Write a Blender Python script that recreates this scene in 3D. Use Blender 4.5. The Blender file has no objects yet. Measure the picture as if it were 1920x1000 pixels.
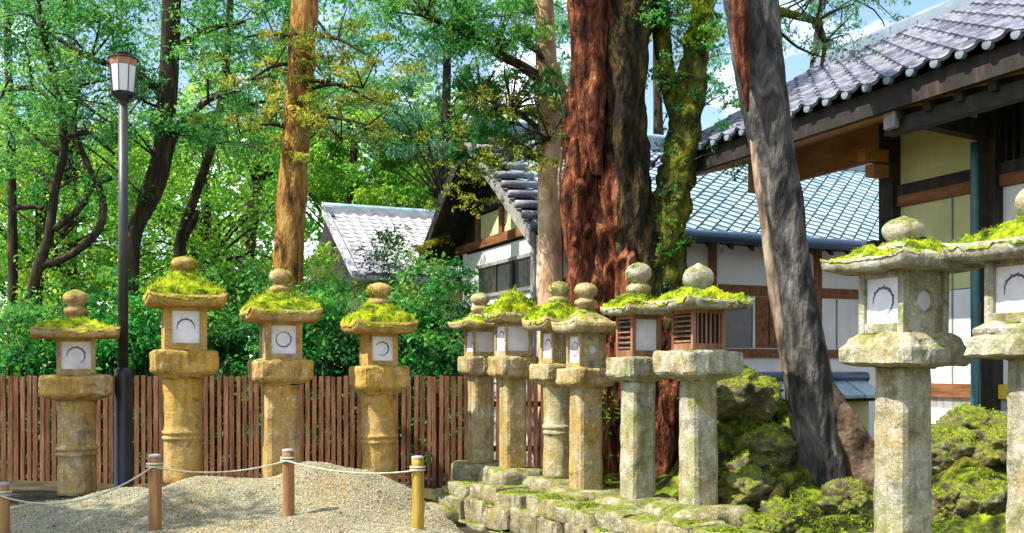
import bpy, bmesh, math, random
import numpy as np
from mathutils import Vector, Matrix, noise
sc = bpy.context.scene
random.seed(7); rng = np.random.default_rng(7)
C = sc.collection
F = 1920*35/36.0                     # focal length in photo pixels
EYE, HOR = 1.6, 690.0
YAW = math.radians(23.5)             # the shrine compound's grid is turned by this
R = math.radians

# ---------------------------------------------------------------- camera
cam = bpy.data.cameras.new('camera'); camo = bpy.data.objects.new('camera', cam); C.objects.link(camo)
cam.lens = 35; cam.sensor_width = 36; cam.shift_y = (HOR-500)/1920.0
cam.clip_start = .1; cam.clip_end = 2000
camo.location = (0, 0, EYE); camo.rotation_euler = (math.pi/2, 0, 0)
sc.camera = camo

# ---------------------------------------------------------------- sky, sun, exposure
SUN_EL = R(53); SUN_AZ = math.atan2(-.95, -.34)
to_sun = Vector((math.sin(SUN_AZ)*math.cos(SUN_EL), math.cos(SUN_AZ)*math.cos(SUN_EL), math.sin(SUN_EL)))
w = bpy.data.worlds.new('World'); sc.world = w; w.use_nodes = True
nt = w.node_tree; nt.nodes.clear()
out = nt.nodes.new('ShaderNodeOutputWorld'); bg = nt.nodes.new('ShaderNodeBackground')
sky = nt.nodes.new('ShaderNodeTexSky'); sky.sky_type = 'NISHITA'; sky.sun_disc = False
sky.sun_elevation = SUN_EL; sky.sun_rotation = SUN_AZ; sky.air_density = 1.2; sky.ozone_density = 2.0; sky.dust_density = .4
tc = nt.nodes.new('ShaderNodeTexCoord')
nz = nt.nodes.new('ShaderNodeTexNoise'); nz.inputs['Scale'].default_value = 5.5; nz.inputs['Detail'].default_value = 7; nz.inputs['Roughness'].default_value = .55
mp = nt.nodes.new('ShaderNodeMapping'); mp.inputs['Scale'].default_value = (1, 1, 2.2); mp.inputs['Location'].default_value = (.35, .1, .0)
rp = nt.nodes.new('ShaderNodeValToRGB'); rp.color_ramp.elements[0].position = .47; rp.color_ramp.elements[1].position = .62
mx = nt.nodes.new('ShaderNodeMixRGB'); mx.inputs[2].default_value = (9.5, 9.7, 10.2, 1)
L = nt.links.new
L(tc.outputs['Generated'], mp.inputs[0]); L(mp.outputs[0], nz.inputs['Vector']); L(nz.outputs[0], rp.inputs[0])
L(rp.outputs[0], mx.inputs[0]); L(sky.outputs[0], mx.inputs[1]); L(mx.outputs[0], bg.inputs[0]); L(bg.outputs[0], out.inputs[0])
bg.inputs[1].default_value = .13
sun = bpy.data.lights.new('sun', 'SUN'); sun.energy = 5.0; sun.angle = R(.5); sun.color = (1, .93, .80)
suno = bpy.data.objects.new('sun', sun); C.objects.link(suno); suno.location = (-8, -4, 14)
suno.rotation_euler = to_sun.to_track_quat('Z', 'Y').to_euler()
sc.view_settings.view_transform = 'Standard'; sc.view_settings.look = 'None'
sc.view_settings.gamma = 1; sc.view_settings.exposure = .97; sc.view_settings.use_curve_mapping = False
sc.cycles.use_denoising = True; sc.cycles.max_bounces = 7; sc.cycles.diffuse_bounces = 4
sc.cycles.transmission_bounces = 4; sc.cycles.transparent_max_bounces = 6; sc.cycles.sample_clamp_indirect = 8

# ---------------------------------------------------------------- helpers
def P(px, py, Y):
    return Vector(((px-960)/F*Y, Y, EYE+(HOR-py)/F*Y))
def tag(o, label=None, cat=None, group=None, kind=None):
    if label: o['label'] = label
    if cat: o['category'] = cat
    if group: o['group'] = group
    if kind: o['kind'] = kind
    return o
def empty(name, loc=(0,0,0), rz=0):
    o = bpy.data.objects.new(name, None); o.location = loc; o.rotation_euler = (0,0,rz); o.empty_display_size = .2
    C.objects.link(o); return o
def link(name, me, mat=None, parent=None):
    if mat is not None and not me.materials: me.materials.append(mat)
    o = bpy.data.objects.new(name, me); C.objects.link(o)
    if parent is not None: o.parent = parent
    return o
class MB:
    """collects shapes; build() makes ONE mesh object"""
    def __init__(s): s.v = []; s.f = []
    def add(s, v, f):
        b = len(s.v); s.v += [tuple(x) for x in v]; s.f += [tuple(i+b for i in q) for q in f]; return s
    def box(s, x0, x1, y0, y1, z0, z1):
        v = [(x0,y0,z0),(x1,y0,z0),(x1,y1,z0),(x0,y1,z0),(x0,y0,z1),(x1,y0,z1),(x1,y1,z1),(x0,y1,z1)]
        return s.add(v, [(0,3,2,1),(4,5,6,7),(0,1,5,4),(1,2,6,5),(2,3,7,6),(3,0,4,7)])
    def bar(s, a, b, w, h, up=Vector((0,0,1))):
        a = Vector(a); b = Vector(b); d = (b-a).normalized(); sd = d.cross(up).normalized()*w/2; u = sd.cross(d).normalized()*h/2
        v = [p+q for p in (a,b) for q in (-sd-u, sd-u, sd+u, -sd+u)]
        return s.add(v, [(0,3,2,1),(4,5,6,7),(0,1,5,4),(1,2,6,5),(2,3,7,6),(3,0,4,7)])
    def lathe(s, prof, n=24, cx=0, cy=0):
        v = []; f = []
        for r, z in prof:
            for k in range(n):
                a = 2*math.pi*k/n; v.append((cx+r*math.cos(a), cy+r*math.sin(a), z))
        for i in range(len(prof)-1):
            for k in range(n):
                f.append((i*n+k, i*n+(k+1)%n, (i+1)*n+(k+1)%n, (i+1)*n+k))
        f.append(tuple(range(n))[::-1]); f.append(tuple((len(prof)-1)*n+k for k in range(n)))
        return s.add(v, f)
    def loft(s, prof, n=5, rnd=.06):
        """stack of squares (half, z) with slightly rounded corners, n points a side"""
        v = []; f = []; ring = []
        for side in range(4):
            for k in range(n):
                t = -1+2*k/n
                p = (t,-1) if side == 0 else (1,t) if side == 1 else (-t,1) if side == 2 else (-1,-t)
                c = min(abs(p[0]),abs(p[1])); q = 1-rnd*max(0,(c-.75)/.25)**2
                ring.append((p[0]*q, p[1]*q))
        m = len(ring)
        for h, z in prof: v += [(h*x, h*y, z) for x, y in ring]
        for i in range(len(prof)-1):
            for k in range(m): f.append((i*m+k, i*m+(k+1)%m, (i+1)*m+(k+1)%m, (i+1)*m+k))
        f.append(tuple(range(m))[::-1]); f.append(tuple((len(prof)-1)*m+k for k in range(m)))
        return s.add(v, f)
    def tube(s, pts, rad, n=10, sub=4, bump=0, bs=3., cap=True, vs=.3, seed=0):
        pts = [Vector(p) for p in pts]; P2 = []; R2 = []
        for i in range(len(pts)-1):
            p0 = pts[max(i-1,0)]; p1 = pts[i]; p2 = pts[i+1]; p3 = pts[min(i+2,len(pts)-1)]
            for k in range(sub):
                t = k/sub
                P2.append(.5*((2*p1)+(p2-p0)*t+(2*p0-5*p1+4*p2-p3)*t*t+(3*p1-p0-3*p2+p3)*t**3)); R2.append(rad[i]*(1-t)+rad[i+1]*t)
        P2.append(pts[-1]); R2.append(rad[-1])
        v = []; f = []; up = Vector((.3,.9,.1))
        for i, p in enumerate(P2):
            d = (P2[min(i+1,len(P2)-1)]-P2[max(i-1,0)]).normalized()
            a = d.cross(up).normalized(); b = d.cross(a)
            for k in range(n):
                an = 2*math.pi*k/n; q = a*math.cos(an)+b*math.sin(an); r = R2[i]
                if bump:
                    c = p+q*r; e = noise.noise(Vector((c.x*bs,c.y*bs,c.z*bs*vs+seed)))
                    g = noise.noise(Vector((c.x*bs*3,c.y*bs*3,c.z*bs*vs*2.2+9+seed)))
                    r *= 1+bump*(e*1.1-.8*abs(g))
                v.append(p+q*r)
        for i in range(len(P2)-1):
            for k in range(n): f.append((i*n+k, i*n+(k+1)%n, (i+1)*n+(k+1)%n, (i+1)*n+k))
        if cap: f.append(tuple(range(n))[::-1]); f.append(tuple((len(P2)-1)*n+k for k in range(n)))
        return s.add(v, f)
    def mesh(s, name, smooth=False):
        me = bpy.data.meshes.new(name); me.from_pydata(s.v, [], s.f); me.update()
        if smooth: me.polygons.foreach_set('use_smooth', [True]*len(me.polygons))
        return me
    def build(s, name, mat, parent=None, smooth=False, bevel=0, rough=None, cuts=0):
        me = s.mesh(name, smooth)
        if bevel or cuts or rough:
            bm = bmesh.new(); bm.from_mesh(me); bmesh.ops.recalc_face_normals(bm, faces=bm.faces)
            if bevel: bmesh.ops.bevel(bm, geom=[e for e in bm.edges if len(e.link_faces)==2 and e.calc_face_angle(0)>.5], offset=bevel, segments=2, affect='EDGES', profile=.6)
            if cuts: bmesh.ops.subdivide_edges(bm, edges=bm.edges, cuts=cuts, use_grid_fill=True)
            if rough:
                amp, scl, sd = rough; bm.normal_update()
                for vv in bm.verts:
                    q = vv.co*scl+Vector((sd,sd*1.7,sd*.3))
                    vv.co += vv.normal*(noise.noise(q)*amp+noise.noise(q*3.1)*amp*.45)
            bm.to_mesh(me); bm.free(); me.update()
        return link(name, me, mat, parent)

def quads_mesh(name, V, tint=None, per=4):
    """V: (N,4,3) array of quads -> mesh, with one tint value for each face"""
    n = len(V); me = bpy.data.meshes.new(name)
    me.vertices.add(n*4); me.vertices.foreach_set('co', V.reshape(-1).astype(np.float32))
    me.loops.add(n*4); me.loops.foreach_set('vertex_index', np.arange(n*4, dtype=np.int32))
    me.polygons.add(n); me.polygons.foreach_set('loop_start', np.arange(0, n*4, 4, dtype=np.int32)); me.polygons.foreach_set('loop_total', np.full(n, 4, dtype=np.int32))
    if tint is not None:
        at = me.attributes.new('tint', 'FLOAT', 'FACE'); at.data.foreach_set('value', tint.astype(np.float32))
    me.update(); me.validate(); return me
def unit(a): return a/np.maximum(np.linalg.norm(a, axis=-1, keepdims=True), 1e-9)
def leaves(centers, radii, per, ln, wd, up=.6, flat=.75, droop=0.):
    """leaf quads scattered in clumps; returns (quads, tint)"""
    m_ = len(centers); n = m_*per; K = max(3, per//16)
    c = np.repeat(np.asarray(centers, float), per, 0); r = np.repeat(np.asarray(radii, float), per)
    tw = unit(rng.normal(size=(m_,K,3))*[1,1,.8]); ji = rng.integers(0, K, n); d = tw[np.repeat(np.arange(m_),per), ji]
    off = d*(r*rng.random(n)**.7)[:,None]*1.15+rng.normal(size=(n,3))*(r*.17)[:,None]; off[:,2] *= flat; pos = c+off
    pos[:,2] -= droop*.5*np.linalg.norm(off[:,:2],axis=1)
    nrm = unit(rng.normal(size=(n,3))*(1-up)+np.array([0,0,1.])*up+d*.35)
    a = unit(np.cross(nrm, rng.normal(size=(n,3)))); a[:,2] -= droop; a = unit(a); b = unit(np.cross(nrm, a))
    q_ = .45+1.0*rng.random(n)**1.3; l = ln*q_; ww = wd*q_*(.75+.5*rng.random(n)); h = nrm*(l*.12)[:,None]
    V = np.stack([pos-a*(l/2)[:,None]-h, pos+b*(ww/2)[:,None], pos+a*(l/2)[:,None]-h, pos-b*(ww/2)[:,None]], 1)
    clump = np.repeat(rng.random(len(centers)), per)
    return V, np.clip(.55*clump+.45*rng.random(n), 0, 1)

# ---------------------------------------------------------------- materials
def new_mat(name):
    m = bpy.data.materials.new(name); m.use_nodes = True; t = m.node_tree
    return m, t, t.nodes['Principled BSDF'], t.nodes, t.links.new
def ramp(nodes, stops):
    r = nodes.new('ShaderNodeValToRGB'); e = r.color_ramp.elements
    while len(e) < len(stops): e.new(.5)
    for i, (p, c) in enumerate(stops): e[i].position = p; e[i].color = (*c, 1)
    return r
def noisy(name, stops, scale=6., detail=6, rough=.85, stretch=(1,1,1), bump=.4, bscale=None, spec=.3, dist=.02, coord='Object', dis=0., metal=0.):
    m, t, b, n, k = new_mat(name)
    c = n.new('ShaderNodeTexCoord'); mp = n.new('ShaderNodeMapping'); mp.inputs['Scale'].default_value = stretch
    k(c.outputs[coord], mp.inputs[0])
    oi = n.new('ShaderNodeObjectInfo'); ad = n.new('ShaderNodeVectorMath'); ad.operation = 'ADD'
    ml = n.new('ShaderNodeMath'); ml.operation = 'MULTIPLY'; ml.inputs[1].default_value = 37.
    k(oi.outputs['Random'], ml.inputs[0]); k(mp.outputs[0], ad.inputs[0]); k(ml.outputs[0], ad.inputs[1])
    nz = n.new('ShaderNodeTexNoise'); nz.inputs['Scale'].default_value = scale; nz.inputs['Detail'].default_value = detail
    nz.inputs['Roughness'].default_value = .62; nz.inputs['Distortion'].default_value = dis
    k(ad.outputs[0], nz.inputs['Vector']); r = ramp(n, stops); k(nz.outputs[0], r.inputs[0]); k(r.outputs[0], b.inputs['Base Color'])
    b.inputs['Roughness'].default_value = rough; b.inputs['Specular IOR Level'].default_value = spec; b.inputs['Metallic'].default_value = metal
    if bump:
        z2 = n.new('ShaderNodeTexNoise'); z2.inputs['Scale'].default_value = bscale or scale*5; z2.inputs['Detail'].default_value = 5
        k(ad.outputs[0], z2.inputs['Vector']); bp = n.new('ShaderNodeBump'); bp.inputs['Strength'].default_value = bump; bp.inputs['Distance'].default_value = dist
        k(z2.outputs[0], bp.inputs['Height']); k(bp.outputs[0], b.inputs['Normal'])
    m['b'] = 0
    return m
def stone_mat(name, pale, mid, dark, lichen, moss=.25, ochre=(.42,.24,.035), och=.4, alg=(.24,.25,.05)):
    """weathered granite: grain, large stains, ochre algae, lichen flecks, moss on upper faces"""
    m, t, b, n, k = new_mat(name)
    c = n.new('ShaderNodeTexCoord'); oi = n.new('ShaderNodeObjectInfo'); ml = n.new('ShaderNodeMath'); ml.operation='MULTIPLY'; ml.inputs[1].default_value = 41.
    ad = n.new('ShaderNodeVectorMath'); ad.operation='ADD'; k(oi.outputs['Random'], ml.inputs[0]); k(c.outputs['Object'], ad.inputs[0]); k(ml.outputs[0], ad.inputs[1])
    def N(s, d=6, ro=.6, dist=0):
        z = n.new('ShaderNodeTexNoise'); z.inputs['Scale'].default_value = s; z.inputs['Detail'].default_value = d; z.inputs['Roughness'].default_value = ro; z.inputs['Distortion'].default_value = dist
        k(ad.outputs[0], z.inputs['Vector']); return z
    def mix(fac, a, col):
        x = n.new('ShaderNodeMixRGB'); k(fac, x.inputs[0]); k(a, x.inputs[1])
        if isinstance(col, tuple): x.inputs[2].default_value = (*col,1)
        else: k(col, x.inputs[2])
        return x.outputs[0]
    base = ramp(n, [(.3,dark),(.5,mid),(.68,pale)]); k(N(9,8,.68).outputs[0], base.inputs[0])
    f1 = ramp(n, [(.60-och*.42,(0,0,0)),(.80-och*.32,(.92,.92,.92))]); k(N(2.6,9,.72,.3).outputs[0], f1.inputs[0])
    col = mix(f1.outputs[0], base.outputs[0], ochre)
    f8 = ramp(n, [(.54,(0,0,0)),(.64,(.7,.7,.7))]); k(N(95,3,.6).outputs[0], f8.inputs[0]); col = mix(f8.outputs[0], col, tuple(q*.45 for q in mid))
    f9 = ramp(n, [(.56,(0,0,0)),(.66,(.6,.6,.6))]); k(N(70,3,.6).outputs[0], f9.inputs[0]); col = mix(f9.outputs[0], col, pale)
    f2 = ramp(n, [(.58,(0,0,0)),(.68,(.75,.75,.75))]); k(N(22,4,.6).outputs[0], f2.inputs[0]); col = mix(f2.outputs[0], col, lichen)
    f6 = ramp(n, [(.50,(0,0,0)),(.68,(.8,.8,.8))]); k(N(4.1,8,.7,.2).outputs[0], f6.inputs[0]); col = mix(f6.outputs[0], col, alg)
    f3 = ramp(n, [(.54,(0,0,0)),(.70,(.75,.75,.75))]); k(N(6.5,7,.7,.4).outputs[0], f3.inputs[0]); col = mix(f3.outputs[0], col, (.045,.045,.02))
    mpz = n.new('ShaderNodeMapping'); mpz.inputs['Scale'].default_value = (14,14,1.3); k(ad.outputs[0], mpz.inputs[0]); zs = n.new('ShaderNodeTexNoise'); zs.inputs['Scale'].default_value = 1.; zs.inputs['Detail'].default_value = 5; k(mpz.outputs[0], zs.inputs['Vector'])
    f5 = ramp(n, [(.52,(0,0,0)),(.72,(.55,.55,.55))]); k(zs.outputs[0], f5.inputs[0]); col = mix(f5.outputs[0], col, (.10,.075,.03))
    g = n.new('ShaderNodeNewGeometry'); sx = n.new('ShaderNodeSeparateXYZ'); k(g.outputs['Normal'], sx.inputs[0])
    ms = n.new('ShaderNodeMath'); ms.operation='MULTIPLY_ADD'; k(sx.outputs[2], ms.inputs[0]); ms.inputs[1].default_value = .28; k(N(5,6,.65).outputs[0], ms.inputs[2])
    f4 = ramp(n, [(.84-moss*.5,(0,0,0)),(.98-moss*.5,(.9,.9,.9))]); k(ms.outputs[0], f4.inputs[0]); mc = ramp(n, [(.35,(.035,.05,.008)),(.5,(.13,.17,.012)),(.65,(.28,.31,.02))]); k(N(30,5,.7).outputs[0], mc.inputs[0]); col = mix(f4.outputs[0], col, mc.outputs[0])
    k(col, b.inputs['Base Color']); b.inputs['Roughness'].default_value = .9; b.inputs['Specular IOR Level'].default_value = .2
    bp = n.new('ShaderNodeBump'); bp.inputs['Strength'].default_value = .9; bp.inputs['Distance'].default_value = .018
    k(N(48,5,.7).outputs[0], bp.inputs['Height']); k(bp.outputs[0], b.inputs['Normal'])
    return m
def leaf_mat(name, c0, c1, c2, trans=.45, rough=.5):
    m, t, b, n, k = new_mat(name)
    a = n.new('ShaderNodeAttribute'); a.attribute_name = 'tint'
    tc_ = n.new('ShaderNodeTexCoord'); zz = n.new('ShaderNodeTexNoise'); zz.inputs['Scale'].default_value = 1.1; k(tc_.outputs['Object'], zz.inputs['Vector'])
    mm = n.new('ShaderNodeMath'); mm.operation = 'MULTIPLY_ADD'; k(zz.outputs[0], mm.inputs[0]); mm.inputs[1].default_value = .9
    sb = n.new('ShaderNodeMath'); sb.operation = 'SUBTRACT'; k(a.outputs['Fac'], sb.inputs[0]); sb.inputs[1].default_value = .45; k(sb.outputs[0], mm.inputs[2])
    r = ramp(n, [(.10,c0),(.45,c1),(.82,c2),(.98,tuple(.6*x+.4*y for x, y in zip(c2,(.5,.42,.06))))]); k(mm.outputs[0], r.inputs[0]); k(r.outputs[0], b.inputs['Base Color'])
    b.inputs['Roughness'].default_value = rough; b.inputs['Specular IOR Level'].default_value = .2
    tr = n.new('ShaderNodeBsdfTranslucent'); hs = n.new('ShaderNodeHueSaturation'); hs.inputs['Value'].default_value = 1.5; hs.inputs['Hue'].default_value = .485
    k(r.outputs[0], hs.inputs['Color']); k(hs.outputs[0], tr.inputs[0])
    ms = n.new('ShaderNodeMixShader'); ms.inputs[0].default_value = trans
    k(b.outputs[0], ms.inputs[1]); k(tr.outputs[0], ms.inputs[2]); k(ms.outputs[0], n['Material Output'].inputs[0])
    return m
M = {}
M['stone_warm'] = stone_mat('stone_warm', (.62,.48,.26), (.43,.30,.13), (.17,.10,.045), (.62,.56,.40), .24, (.58,.32,.04), .68, (.40,.27,.05))
M['stone_mixed'] = stone_mat('stone_mixed', (.60,.53,.40), (.40,.31,.19), (.16,.09,.05), (.64,.60,.48), .26, (.56,.31,.045), .66, (.40,.28,.06))
M['stone_pale'] = stone_mat('stone_pale', (.62,.58,.44), (.46,.42,.28), (.24,.20,.11), (.66,.64,.52), .24, (.42,.24,.04), .62, (.27,.25,.05))
M['stone_grey'] = stone_mat('stone_grey', (.58,.56,.46), (.42,.40,.31), (.17,.16,.11), (.68,.66,.58), .28, (.36,.25,.05), .38, (.20,.23,.04))
M['stone_wall'] = stone_mat('stone_wall', (.50,.46,.33), (.29,.26,.16), (.05,.045,.025), (.62,.60,.48), .36, (.34,.24,.06), .3)
M['moss'] = noisy('moss', [(.33,(.03,.05,.006)),(.44,(.11,.17,.010)),(.54,(.32,.41,.012)),(.65,(.52,.53,.02)),(.75,(.34,.21,.04))], 9, 9, .95, bump=1., bscale=90, spec=.1, dist=.03)
M['moss_blade'] = leaf_mat('moss_blade', (.04,.075,.006), (.21,.32,.010), (.48,.54,.02), .35, .8)
M['paper'] = noisy('paper', [(.28,(.46,.40,.34)),(.40,(.64,.61,.62)),(.6,(.78,.76,.79))], 5, 6, .9, bump=.15, bscale=14)
M['ink'] = noisy('ink', [(.3,(.10,.07,.13)),(.7,(.16,.11,.20))], 20, 2, .8, bump=0)
M['ink_purple'] = noisy('ink_purple', [(.3,(.20,.05,.34)),(.7,(.28,.08,.42))], 20, 2, .8, bump=0)
M['chamber_wood'] = noisy('chamber_wood', [(.3,(.13,.055,.03)),(.5,(.24,.11,.06)),(.7,(.36,.19,.11))], 10, 5, .8, (1,1,.2), .3)
M['dark_void'] = noisy('dark_void', [(.3,(.015,.013,.012)),(.7,(.03,.028,.025))], 5, 3, .9, bump=0)
M['fence_wood'] = noisy('fence_wood', [(.28,(.09,.035,.016)),(.5,(.20,.085,.040)),(.72,(.33,.17,.09))], 5, 6, .85, (4,4,.5), .4)
M['rail_wood'] = noisy('rail_wood', [(.3,(.07,.028,.012)),(.7,(.17,.075,.03))], 6, 5, .85, (.5,4,4), .4)
M['dark_wood'] = noisy('dark_wood', [(.3,(.012,.010,.009)),(.55,(.028,.022,.018)),(.75,(.07,.045,.03))], 5, 5, .7, (2,2,.6), .3)
M['brown_wood'] = noisy('brown_wood', [(.3,(.10,.035,.012)),(.5,(.20,.080,.030)),(.72,(.30,.14,.06))], 5, 6, .75, (3,.6,3), .3)
M['soffit_wood'] = noisy('soffit_wood', [(.3,(.26,.10,.035)),(.5,(.38,.17,.06)),(.72,(.46,.25,.11))], 4, 6, .8, (3,.5,3), .3)
M['grey_wood'] = noisy('grey_wood', [(.3,(.16,.15,.14)),(.6,(.30,.29,.27)),(.75,(.42,.40,.38))], 6, 6, .85, (3,3,.6), .4)
M['plaster_cream'] = noisy('plaster_cream', [(.25,(.42,.41,.17)),(.5,(.54,.53,.27)),(.75,(.62,.60,.36))], 2.4, 8, .95, (1,1,.5), .12, 30)
M['plaster_white'] = noisy('plaster_white', [(.27,(.52,.51,.48)),(.45,(.70,.70,.70)),(.75,(.80,.80,.81))], 2.2, 8, .9, (1,1,.4), .1, 30)
M['plaster_olive'] = noisy('plaster_olive', [(.25,(.34,.33,.10)),(.5,(.52,.50,.22)),(.75,(.60,.58,.34))], 1.6, 7, .95, (1,1,.6), .15, 30)
M['window_dark'] = noisy('window_dark', [(.3,(.03,.03,.034)),(.7,(.06,.06,.066))], 2, 3, .25, bump=0, spec=.5)
M['tile_blue'] = noisy('tile_blue', [(.28,(.13,.21,.27)),(.46,(.27,.38,.43)),(.6,(.36,.48,.50)),(.75,(.46,.56,.54))], 3.5, 8, .42, bump=.2, spec=.5)
M['ridge_blue'] = noisy('ridge_blue', [(.25,(.10,.14,.19)),(.5,(.17,.22,.28)),(.75,(.26,.31,.36))], 3, 5, .5, bump=.2, spec=.45)
M['tile_grey'] = noisy('tile_grey', [(.30,(.04,.045,.065)),(.44,(.11,.115,.15)),(.58,(.24,.25,.30)),(.72,(.20,.17,.10))], 4.5, 6, .5, bump=.4, spec=.45)
M['tile_pale'] = noisy('tile_pale', [(.28,(.32,.30,.33)),(.5,(.50,.48,.51)),(.72,(.64,.62,.64))], 6, 6, .6, bump=.2)
M['gutter_blue'] = noisy('gutter_blue', [(.3,(.018,.045,.10)),(.7,(.035,.08,.15))], 3, 3, .4, bump=0, spec=.5)
M['pipe_teal'] = noisy('pipe_teal', [(.3,(.012,.075,.085)),(.55,(.025,.12,.135)),(.75,(.06,.13,.12))], 4, 4, .4, bump=.05, spec=.5)
M['gilt_panel'] = noisy('gilt_panel', [(.3,(.5,.33,.02)),(.7,(.62,.45,.05))], 4, 3, .7, bump=.05)
M['bark_red'] = noisy('bark_red', [(.36,(.010,.005,.004)),(.46,(.065,.018,.009)),(.56,(.17,.052,.020)),(.66,(.30,.13,.07)),(.78,(.42,.26,.19))], 4.0, 10, .9, (2.6,2.6,.9), 1., 13, .15, .05, dis=.5)
M['bark_orange'] = noisy('bark_orange', [(.33,(.06,.03,.012)),(.45,(.21,.10,.028)),(.56,(.40,.21,.05)),(.66,(.30,.24,.10)),(.78,(.42,.36,.22))], 4.2, 10, .9, (2.6,2.6,.8), 1., 16, .15, .03, dis=.3)
M['bark_pale'] = noisy('bark_pale', [(.28,(.19,.09,.045)),(.45,(.42,.26,.15)),(.6,(.60,.42,.28)),(.8,(.36,.30,.09))], 4, 8, .9, (2,2,1.), .5, 16, .15, .02)
M['bark_grey'] = noisy('bark_grey', [(.36,(.014,.013,.012)),(.48,(.045,.041,.038)),(.59,(.11,.10,.088)),(.70,(.24,.20,.16)),(.8,(.16,.08,.05))], 4.2, 10, .85, (1.9,1.9,.75), 1., 16, .2, .03, dis=.8)
M['bark_sunlit'] = noisy('bark_sunlit', [(.34,(.05,.04,.034)),(.48,(.17,.12,.085)),(.60,(.40,.29,.21)),(.75,(.24,.22,.12))], 6, 8, .85, (2,2,.5), .7, 20, .2, .02)  # peach tone stands in for sunlight on the grey trunk's edge
M['bark_dark'] = noisy('bark_dark', [(.3,(.012,.010,.008)),(.5,(.04,.030,.018)),(.7,(.10,.085,.045))], 5, 7, .9, (3,3,.6), .7, 15, .15, .03)
M['bark_olive'] = noisy('bark_olive', [(.36,(.007,.006,.005)),(.48,(.024,.018,.011)),(.58,(.06,.042,.016)),(.68,(.11,.085,.022)),(.8,(.18,.07,.03))], 5, 9, .95, (2,2,.7), 1., 18, .1, .04)
M['bark_moss'] = noisy('bark_moss', [(.34,(.014,.012,.005)),(.46,(.045,.048,.009)),(.57,(.11,.12,.014)),(.68,(.22,.22,.022)),(.8,(.16,.08,.04))], 8, 9, .95, (1,1,.6), 1., 30, .1, .04)
M['root_brown'] = noisy('root_brown', [(.34,(.025,.016,.010)),(.48,(.11,.07,.04)),(.62,(.28,.20,.13)),(.8,(.16,.19,.03))], 6, 8, .9, (1,1,1), .8, 20)
M['rope'] = noisy('rope', [(.3,(.40,.38,.26)),(.7,(.62,.60,.46))], 40, 3, .9, bump=.5, bscale=120)
M['post_wood'] = noisy('post_wood', [(.28,(.17,.075,.03)),(.5,(.30,.15,.06)),(.72,(.46,.30,.10))], 5, 6, .8, (4,4,.4), .4)
M['post_yellow'] = noisy('post_yellow', [(.28,(.22,.13,.02)),(.5,(.38,.25,.035)),(.72,(.50,.38,.07))], 5, 6, .8, (4,4,.4), .4)
M['post_top'] = noisy('post_top', [(.3,(.26,.22,.23)),(.7,(.42,.36,.37))], 20, 4, .8, bump=.2)
M['lamp_metal'] = noisy('lamp_metal', [(.3,(.025,.024,.024)),(.7,(.055,.05,.048))], 8, 4, .45, bump=.1, spec=.5)
M['lamp_black'] = noisy('lamp_black', [(.3,(.018,.018,.022)),(.7,(.04,.04,.05))], 5, 4, .4, bump=.1, spec=.5)
M['lamp_glass'] = noisy('lamp_glass', [(.3,(.70,.69,.67)),(.7,(.80,.79,.77))], 2, 3, .3, bump=0, spec=.5)
M['lamp_copper'] = noisy('lamp_copper', [(.3,(.30,.13,.06)),(.7,(.44,.22,.12))], 8, 4, .5, bump=.1)
M['gravel_grain'] = noisy('gravel_grain', [(.36,(.10,.095,.06)),(.48,(.26,.25,.16)),(.6,(.41,.39,.27)),(.7,(.56,.46,.33))], 45, 3, .9, bump=0)
M['leaf_shrub'] = leaf_mat('leaf_shrub', (.006,.06,.018), (.020,.19,.042), (.085,.36,.04), .38, .55)
M['leaf_lime'] = leaf_mat('leaf_lime', (.035,.17,.018), (.10,.33,.035), (.28,.48,.05), .55)
M['leaf_mid'] = leaf_mat('leaf_mid', (.016,.10,.030), (.045,.22,.05), (.15,.40,.07), .5)
M['leaf_teal'] = leaf_mat('leaf_teal', (.04,.13,.075), (.10,.26,.15), (.24,.42,.26), .52)
M['leaf_dark'] = leaf_mat('leaf_dark', (.012,.06,.02), (.03,.13,.035), (.08,.24,.04), .4)
M['leaf_olive'] = leaf_mat('leaf_olive', (.06,.11,.015), (.15,.22,.03), (.34,.36,.04), .5)
M['leaf_ivy'] = leaf_mat('leaf_ivy', (.012,.06,.012), (.035,.16,.025), (.12,.26,.03), .35)

# ---------------------------------------------------------------- ground
WA = Vector((-.62,9.6)); WB = Vector((1.95,5.52))         # foot line of the retaining wall
wd = (WB-WA).normalized(); wn = Vector((wd.y, -wd.x))      # wn points to the left front (path side)
if wn.x > 0: wn = -wn
ctrl = np.array([(-1.66,7.4,.50),(-2.51,7.0,.475),(-.683,7.2,.46),(-3.58,7.0,.27),(-2.5,8.2,.70),(-1.66,8.3,.85),(-1.3,8.2,.77),(-2.1,8.2,.665),(-2.1,7.5,.50),
  (-3.2,8.3,.58),(-3.68,8.0,.48),(-3.95,7.6,.40),(-.98,8.1,.66),(-.67,7.8,.46),(-.45,7.3,.37),(-4.6,7.2,.30),(-4.8,8.5,.38),(-4.0,9.4,.40),(-3.0,9.3,.44),(-2,9.3,.44),(-1.2,9.3,.40),(-.45,8.8,.18),(-.3,8.2,.10),
  (-.05,7.8,.08),(.1,7.2,.06),(.5,6.6,.06),(-.9,6.2,.42),(-2,6.2,.43),(-3,6.2,.36),(-4,6,.28),(-5.5,6,.25),(-5.5,9,.35),(-2,5,.38),(-4,5,.28),(0,5,.3),(-2,10.3,.3),(-4,10.4,.3),(-.6,10.0,.2),(.4,7.2,.05),(.9,6.2,.06),(-6.5,8,.3)])
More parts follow.
